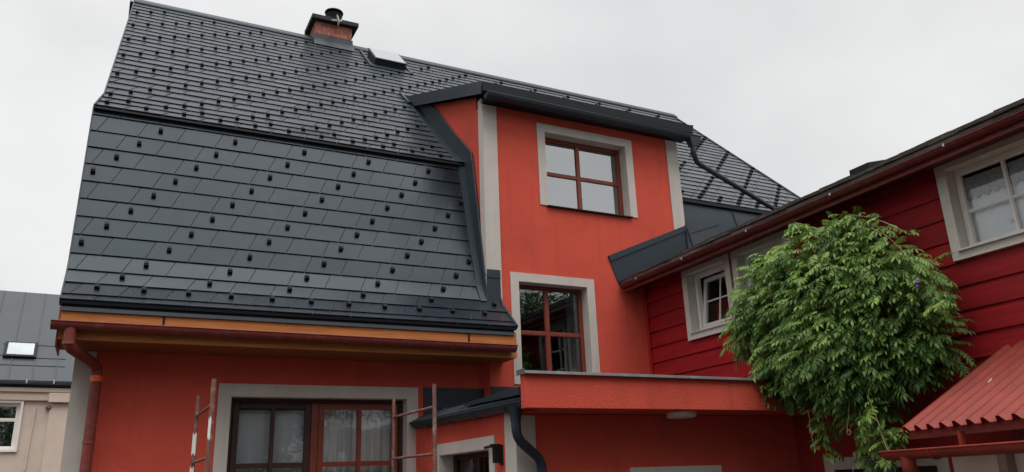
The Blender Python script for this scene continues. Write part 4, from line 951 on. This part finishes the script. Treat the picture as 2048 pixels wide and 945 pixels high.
# crown volume built from overlapping lumps hugging the wall and drooping over the canopy
def Pt(px, py, X):     # position on plane X seen from the eye point at the planned picture place (layout of the lumps only)
    d = RC.T @ np.array([(px - 1024) / FPX, (py - 472.5) / FPX, 1.]); d = d / d[0] * X; return Vector(d)
LUMP = [  # (picture place, X of centre, radii x,y,z)
    ((1690, 630), 6.95, .50, .76, .84), ((1560, 610), 7.0, .42, .50, .64), ((1525, 650), 6.95, .30, .34, .46), ((1620, 525), 7.05, .40, .44, .40), ((1785, 595), 7.0, .42, .48, .52),
    ((1825, 650), 7.02, .34, .32, .48), ((1690, 475), 7.12, .30, .28, .24), ((1600, 715), 6.85, .38, .42, .38), ((1715, 740), 6.80, .38, .42, .36), ((1680, 690), 6.70, .40, .50, .42),
    ((1590, 765), 6.85, .22, .22, .20), ((1560, 745), 6.9, .22, .22, .20), ((1790, 715), 6.9, .30, .30, .36), ((1865, 680), 7.05, .22, .22, .30), ((1640, 740), 6.75, .30, .34, .30), ((1490, 660), 7.0, .16, .18, .26),
    ((1730, 810), 6.85, .18, .18, .28), ((1645, 850), 6.9, .07, .08, .26), ((1752, 890), 6.85, .13, .14, .20), ((1700, 445), 7.2, .15, .14, .12), ((1765, 850), 6.8, .13, .14, .24), ((1515, 620), 7.05, .14, .14, .20), ((1560, 545), 7.1, .18, .20, .18), ((1750, 520), 7.12, .28, .28, .26)]
leaves = []; rg = random.Random(11)
vols = [(c, X, a, b, d, a * b + b * d + a * d) for (c, X, a, b, d) in LUMP]; tot = sum(v[5] for v in vols)
NL = 4600
for (c, X, a, b, d, vv) in vols:
    cc = Pt(*c, X)
    for k in range(int(NL * vv / tot)):
        while True:
            q = Vector((rg.gauss(0, 1), rg.gauss(0, 1), rg.gauss(0, 1)))
            if q.length > .1: break
        q.normalize(); rr_ = rg.random() ** .28
        if q.x > .55 and rg.random() < .6: continue
        p = cc + Vector((q.x * a, q.y * b, q.z * d)) * rr_ * (1 + rg.gauss(0, .07))
        if p.x > XW - .05: p.x = XW - .05 - rg.random() * .08
        outw = Vector((q.x / a, q.y / b, q.z / d)).normalized()
        leaves.append((p, outw, rr_))
# loose trailing shoots
def shoot_pts(p0, p1, sag, n=8):
    return [p0.lerp(p1, t / n) + Vector((0, 0, -sag * math.sin(math.pi * t / n))) for t in range(n + 1)]
shoots = [(Pt(1640, 780, 6.7), Pt(1652, 905, 6.75), 0.0), (Pt(1545, 760, 6.7), Pt(1535, 800, 6.68), 0), (Pt(1700, 470, 7.0), Pt(1830, 530, 6.75), -.20), (Pt(1850, 560, 6.9), Pt(1885, 610, 6.75), 0), (Pt(1620, 480, 6.95), Pt(1590, 445, 6.9), -.03), (Pt(1735, 790, 6.6), Pt(1780, 905, 6.55), .0), (Pt(1490, 640, 6.8), Pt(1475, 690, 6.75), 0), (Pt(1820, 470, 6.95), Pt(1700, 430, 7.05), -.05)]
for a, b, sag in shoots:
    pts = shoot_pts(a, b, sag, 8)
    build(MB().tube(pts, .006, 6, r2=.003), 'shoot', STEMG, vine)
    for p in pts[1:]:
        for _ in range(2): leaves.append((p + Vector((rg.gauss(0, .03), rg.gauss(0, .03), rg.gauss(0, .03))), Vector((-.6 + rg.gauss(0, .4), -.3 + rg.gauss(0, .5), .1)).normalized(), 1.1))
def leaf_matrix(p, outw):
    az = Vector((outw.x - .35, outw.y - .15, outw.z * .25 - .05)) + Vector((rg.gauss(0, .38), rg.gauss(0, .38), rg.gauss(0, .22)))
    y = az.normalized(); y = (y + Vector((0, 0, -rg.uniform(-.15, .45)))).normalized()
    z = Vector((rg.gauss(0, .25) - .25, rg.gauss(0, .25) - .15, 1)); x = y.cross(z).normalized(); z = x.cross(y)
    s = rg.uniform(.58, 1.05)
    return Matrix(((x.x * s, y.x * s, z.x * s, p.x), (x.y * s, y.y * s, z.y * s, p.y), (x.z * s, y.z * s, z.z * s, p.z), (0, 0, 0, 1)))
LM = {}
def leaf_mesh(k, tint):
    key = (k, tint)
    if key not in LM:
        V, F = VAR[k]; me = bpy.data.meshes.new('leaf'); me.from_pydata(V.tolist(), [], F); me.materials.append(LEAF)
        at_ = me.attributes.new('tint', 'FLOAT', 'POINT'); at_.data.foreach_set('value', np.full(len(V), tint, dtype=np.float32))
        LM[key] = me
    return LM[key]
# nearest to the viewer first
ll = sorted(leaves, key=lambda t: (t[0].length - .9 * t[2]))
AV, AF, AT = [], [], []; base = 0
for i, (p, ow, q) in enumerate(ll):
    k = rg.randrange(len(VAR)); M = leaf_matrix(p, ow)
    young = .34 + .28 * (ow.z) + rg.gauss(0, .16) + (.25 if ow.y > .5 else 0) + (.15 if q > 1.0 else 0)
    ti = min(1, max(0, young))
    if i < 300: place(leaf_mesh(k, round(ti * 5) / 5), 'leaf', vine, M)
    else:
        V, F = VAR[k]; A = np.array(M)[:3, :3]; t = np.array(M)[:3, 3]
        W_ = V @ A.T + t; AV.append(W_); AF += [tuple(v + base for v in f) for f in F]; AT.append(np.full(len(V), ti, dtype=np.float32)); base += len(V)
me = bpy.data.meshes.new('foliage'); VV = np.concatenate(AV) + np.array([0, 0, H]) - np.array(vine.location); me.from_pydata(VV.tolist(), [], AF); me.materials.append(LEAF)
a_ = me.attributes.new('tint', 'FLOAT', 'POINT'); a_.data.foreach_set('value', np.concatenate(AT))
fo = bpy.data.objects.new('foliage', me); COL.objects.link(fo); fo.parent = vine; tag(fo, kind='stuff')
# stems
stm = MB(); tr0 = Pt(1760, 860, 7.2); tr0.z = -H
def wig(a, b, n=10, w=.06): return [a.lerp(b, k / n) + Vector((rg.gauss(0, w), rg.gauss(0, w), 0)) * (1 if 0 < k < n else 0) for k in range(n + 1)]
build(MB().tube(wig(tr0, Pt(1740, 720, 7.25)), .045, 10, r2=.035), 'trunk', STEMM, vine, smooth=True)
for (c, X) in (((1600, 600), 7.2), ((1690, 470), 7.3), ((1850, 600), 7.25), ((1550, 660), 7.1), ((1640, 760), 7.0), ((1780, 560), 7.25)):
    build(MB().tube(wig(Pt(1740, 720, 7.25), Pt(*c, X), 8, .04), .03, 8, r2=.010), 'branch', STEMM, vine, smooth=True)
# hanging runners
for (a, b) in (((1492, 760, 6.75), (1478, 802, 6.7)), ((1700, 800, 6.55), (1695, 865, 6.55)), ((1735, 790, 6.5), (1775, 900, 6.45)), ((1615, 820, 6.6), (1630, 900, 6.6)), ((1475, 690, 6.7), (1472, 742, 6.7)), ((1640, 770, 6.6), (1628, 830, 6.6))):
    build(MB().tube(wig(Pt(*a), Pt(*b), 7, .006), .0045, 6), 'runner', STEMG, vine)
cp = Pt(1697, 862, 6.55)
build(MB().tube([cp + Vector((0, .028 * math.cos(t) * (1 - t / 30), .03 * math.sin(t) * (1 - t / 30) - .015)) for t in [k * .5 for k in range(22)]], .004, 6), 'tendril', STEMG, vine)
# few late flowers
for (c, X) in (((1575, 483), 6.70), ((1836, 562), 6.50), ((1833, 574), 6.5)):
    o = Pt(*c, X)
    for k in range(3 if c[1] != 574 else 1): build(MB().lathe(o + Vector((rg.gauss(0, .008), rg.gauss(0, .010), rg.gauss(0, .010))), [(.002, -.014), (.014, -.005), (.012, .007), (.002, .014)], 7), 'flower', PURPLE, vine)

# ================================================================== POT PLANT IN THE WINDOW, TREES SEEN IN THE PANES OR ADDED FOR SHADE
pot = empty('potted_plant', (5.42, D0 + .33, 1.40), 'small red flowering pot plant on the sill of the tall window', 'plant')
build(MB().lathe((5.42, D0 + .33, 1.40), [(.05, 0), (.07, .10), (.075, .11), (.06, .11)], 14), 'pot', GUTR, pot)
pv = MB()
for k in range(60):
    c = Vector((5.42 + rg.gauss(0, .075), D0 + .33 + rg.gauss(0, .04), 1.58 + rg.gauss(0, .065))); d = Vector((rg.gauss(0, 1), rg.gauss(0, 1), rg.gauss(0, 1))).normalized() * .035; e = d.orthogonal().normalized() * .018
    pv.add([c - d, c + e, c + d, c - e], [(0, 1, 2, 3)])
build(pv, 'leaves', mat('pot_leaf', (.05, .10, .03), .6, .3), pot)
for k in range(5): build(MB().lathe((5.42 + rg.gauss(0, .07), D0 + .28, 1.66 + rg.gauss(0, .03)), [(.004, -.012), (.016, -.004), (.014, .008), (.004, .012)], 8), 'blossom', REDFL, pot)

def tree(loc, hgt, rad_, label, seed):
    r = random.Random(seed); t = empty('tree', loc, label, 'tree', 'trees behind the viewer mirrored in the panes')
    base_ = Vector(loc)
    build(MB().tube([base_, base_ + Vector((.1, 0, hgt * .3)), base_ + Vector((0, .1, hgt * .65))], .2, 10, r2=.1), 'trunk', BARK, t, smooth=True)
    for k in range(6):
        a = k * 1.05; build(MB().tube([base_ + Vector((0, .05, hgt * .4)), base_ + Vector((math.cos(a) * rad_ * .4, math.sin(a) * rad_ * .4, hgt * .6)), base_ + Vector((math.cos(a) * rad_ * .75, math.sin(a) * rad_ * .75, hgt * .75))], .08, 8, r2=.02), 'limb', BARK, t, smooth=True)
    V = []; F = []; T = []
    cl_ = [base_ + Vector((r.gauss(0, rad_ * .5), r.gauss(0, rad_ * .5), hgt * .54 + max(-1.9, min(1.75, r.gauss(0, 1))) * hgt * .24)) for _ in range(105)]
    for c in cl_:
        ti = r.random()
        for _ in range(170):
            p = c + Vector((r.gauss(0, .38), r.gauss(0, .38), r.gauss(0, .30))); d = Vector((r.gauss(0, 1), r.gauss(0, 1), r.gauss(0, .6))).normalized() * .085; e = d.cross(Vector((r.gauss(0, 1), r.gauss(0, 1), 1))).normalized() * .05
            o = len(V); V += [p - d, p + e, p + d, p - e]; F.append((o, o + 1, o + 2, o + 3)); T += [ti * .7 + r.random() * .3] * 4
    mm = bpy.data.meshes.new('crown'); off = Vector((0, 0, H)) - t.location; mm.from_pydata([tuple(v + off) for v in V], [], F); mm.materials.append(TLEAF)
    a2 = mm.attributes.new('tint', 'FLOAT', 'POINT'); a2.data.foreach_set('value', np.array(T, dtype=np.float32))
    co_ = bpy.data.objects.new('crown', mm); COL.objects.link(co_); co_.parent = t; tag(co_, kind='stuff')
for q, (tx, ty, th, trd, tl) in enumerate(((-9.0, -6, 9.5, 2.9, 'leafy tree added for shade behind the viewer, farthest left of the row'), (-4.6, -6.5, 9.4, 2.9, 'leafy tree added for shade behind the viewer, second from the left in the row'), (.2, -6.8, 10.0, 2.9, 'tallest leafy tree added for shade right behind the viewer'), (5.0, -6.4, 9.4, 2.9, 'leafy tree added for shade behind the viewer, right of the tallest'))): tree((tx, ty, -H), th, trd, tl, 20 + q)  # unseen row of trees added to keep low light off the facade
tree((13.6, -3.5, -H), 8.2, 1.9, 'leafy tree behind the viewer, mirrored in the tall window', 3)
tree((10.6, -4.8, -H), 7.6, 1.7, 'shorter leafy tree behind the viewer, mirrored beside it in the tall window', 5)
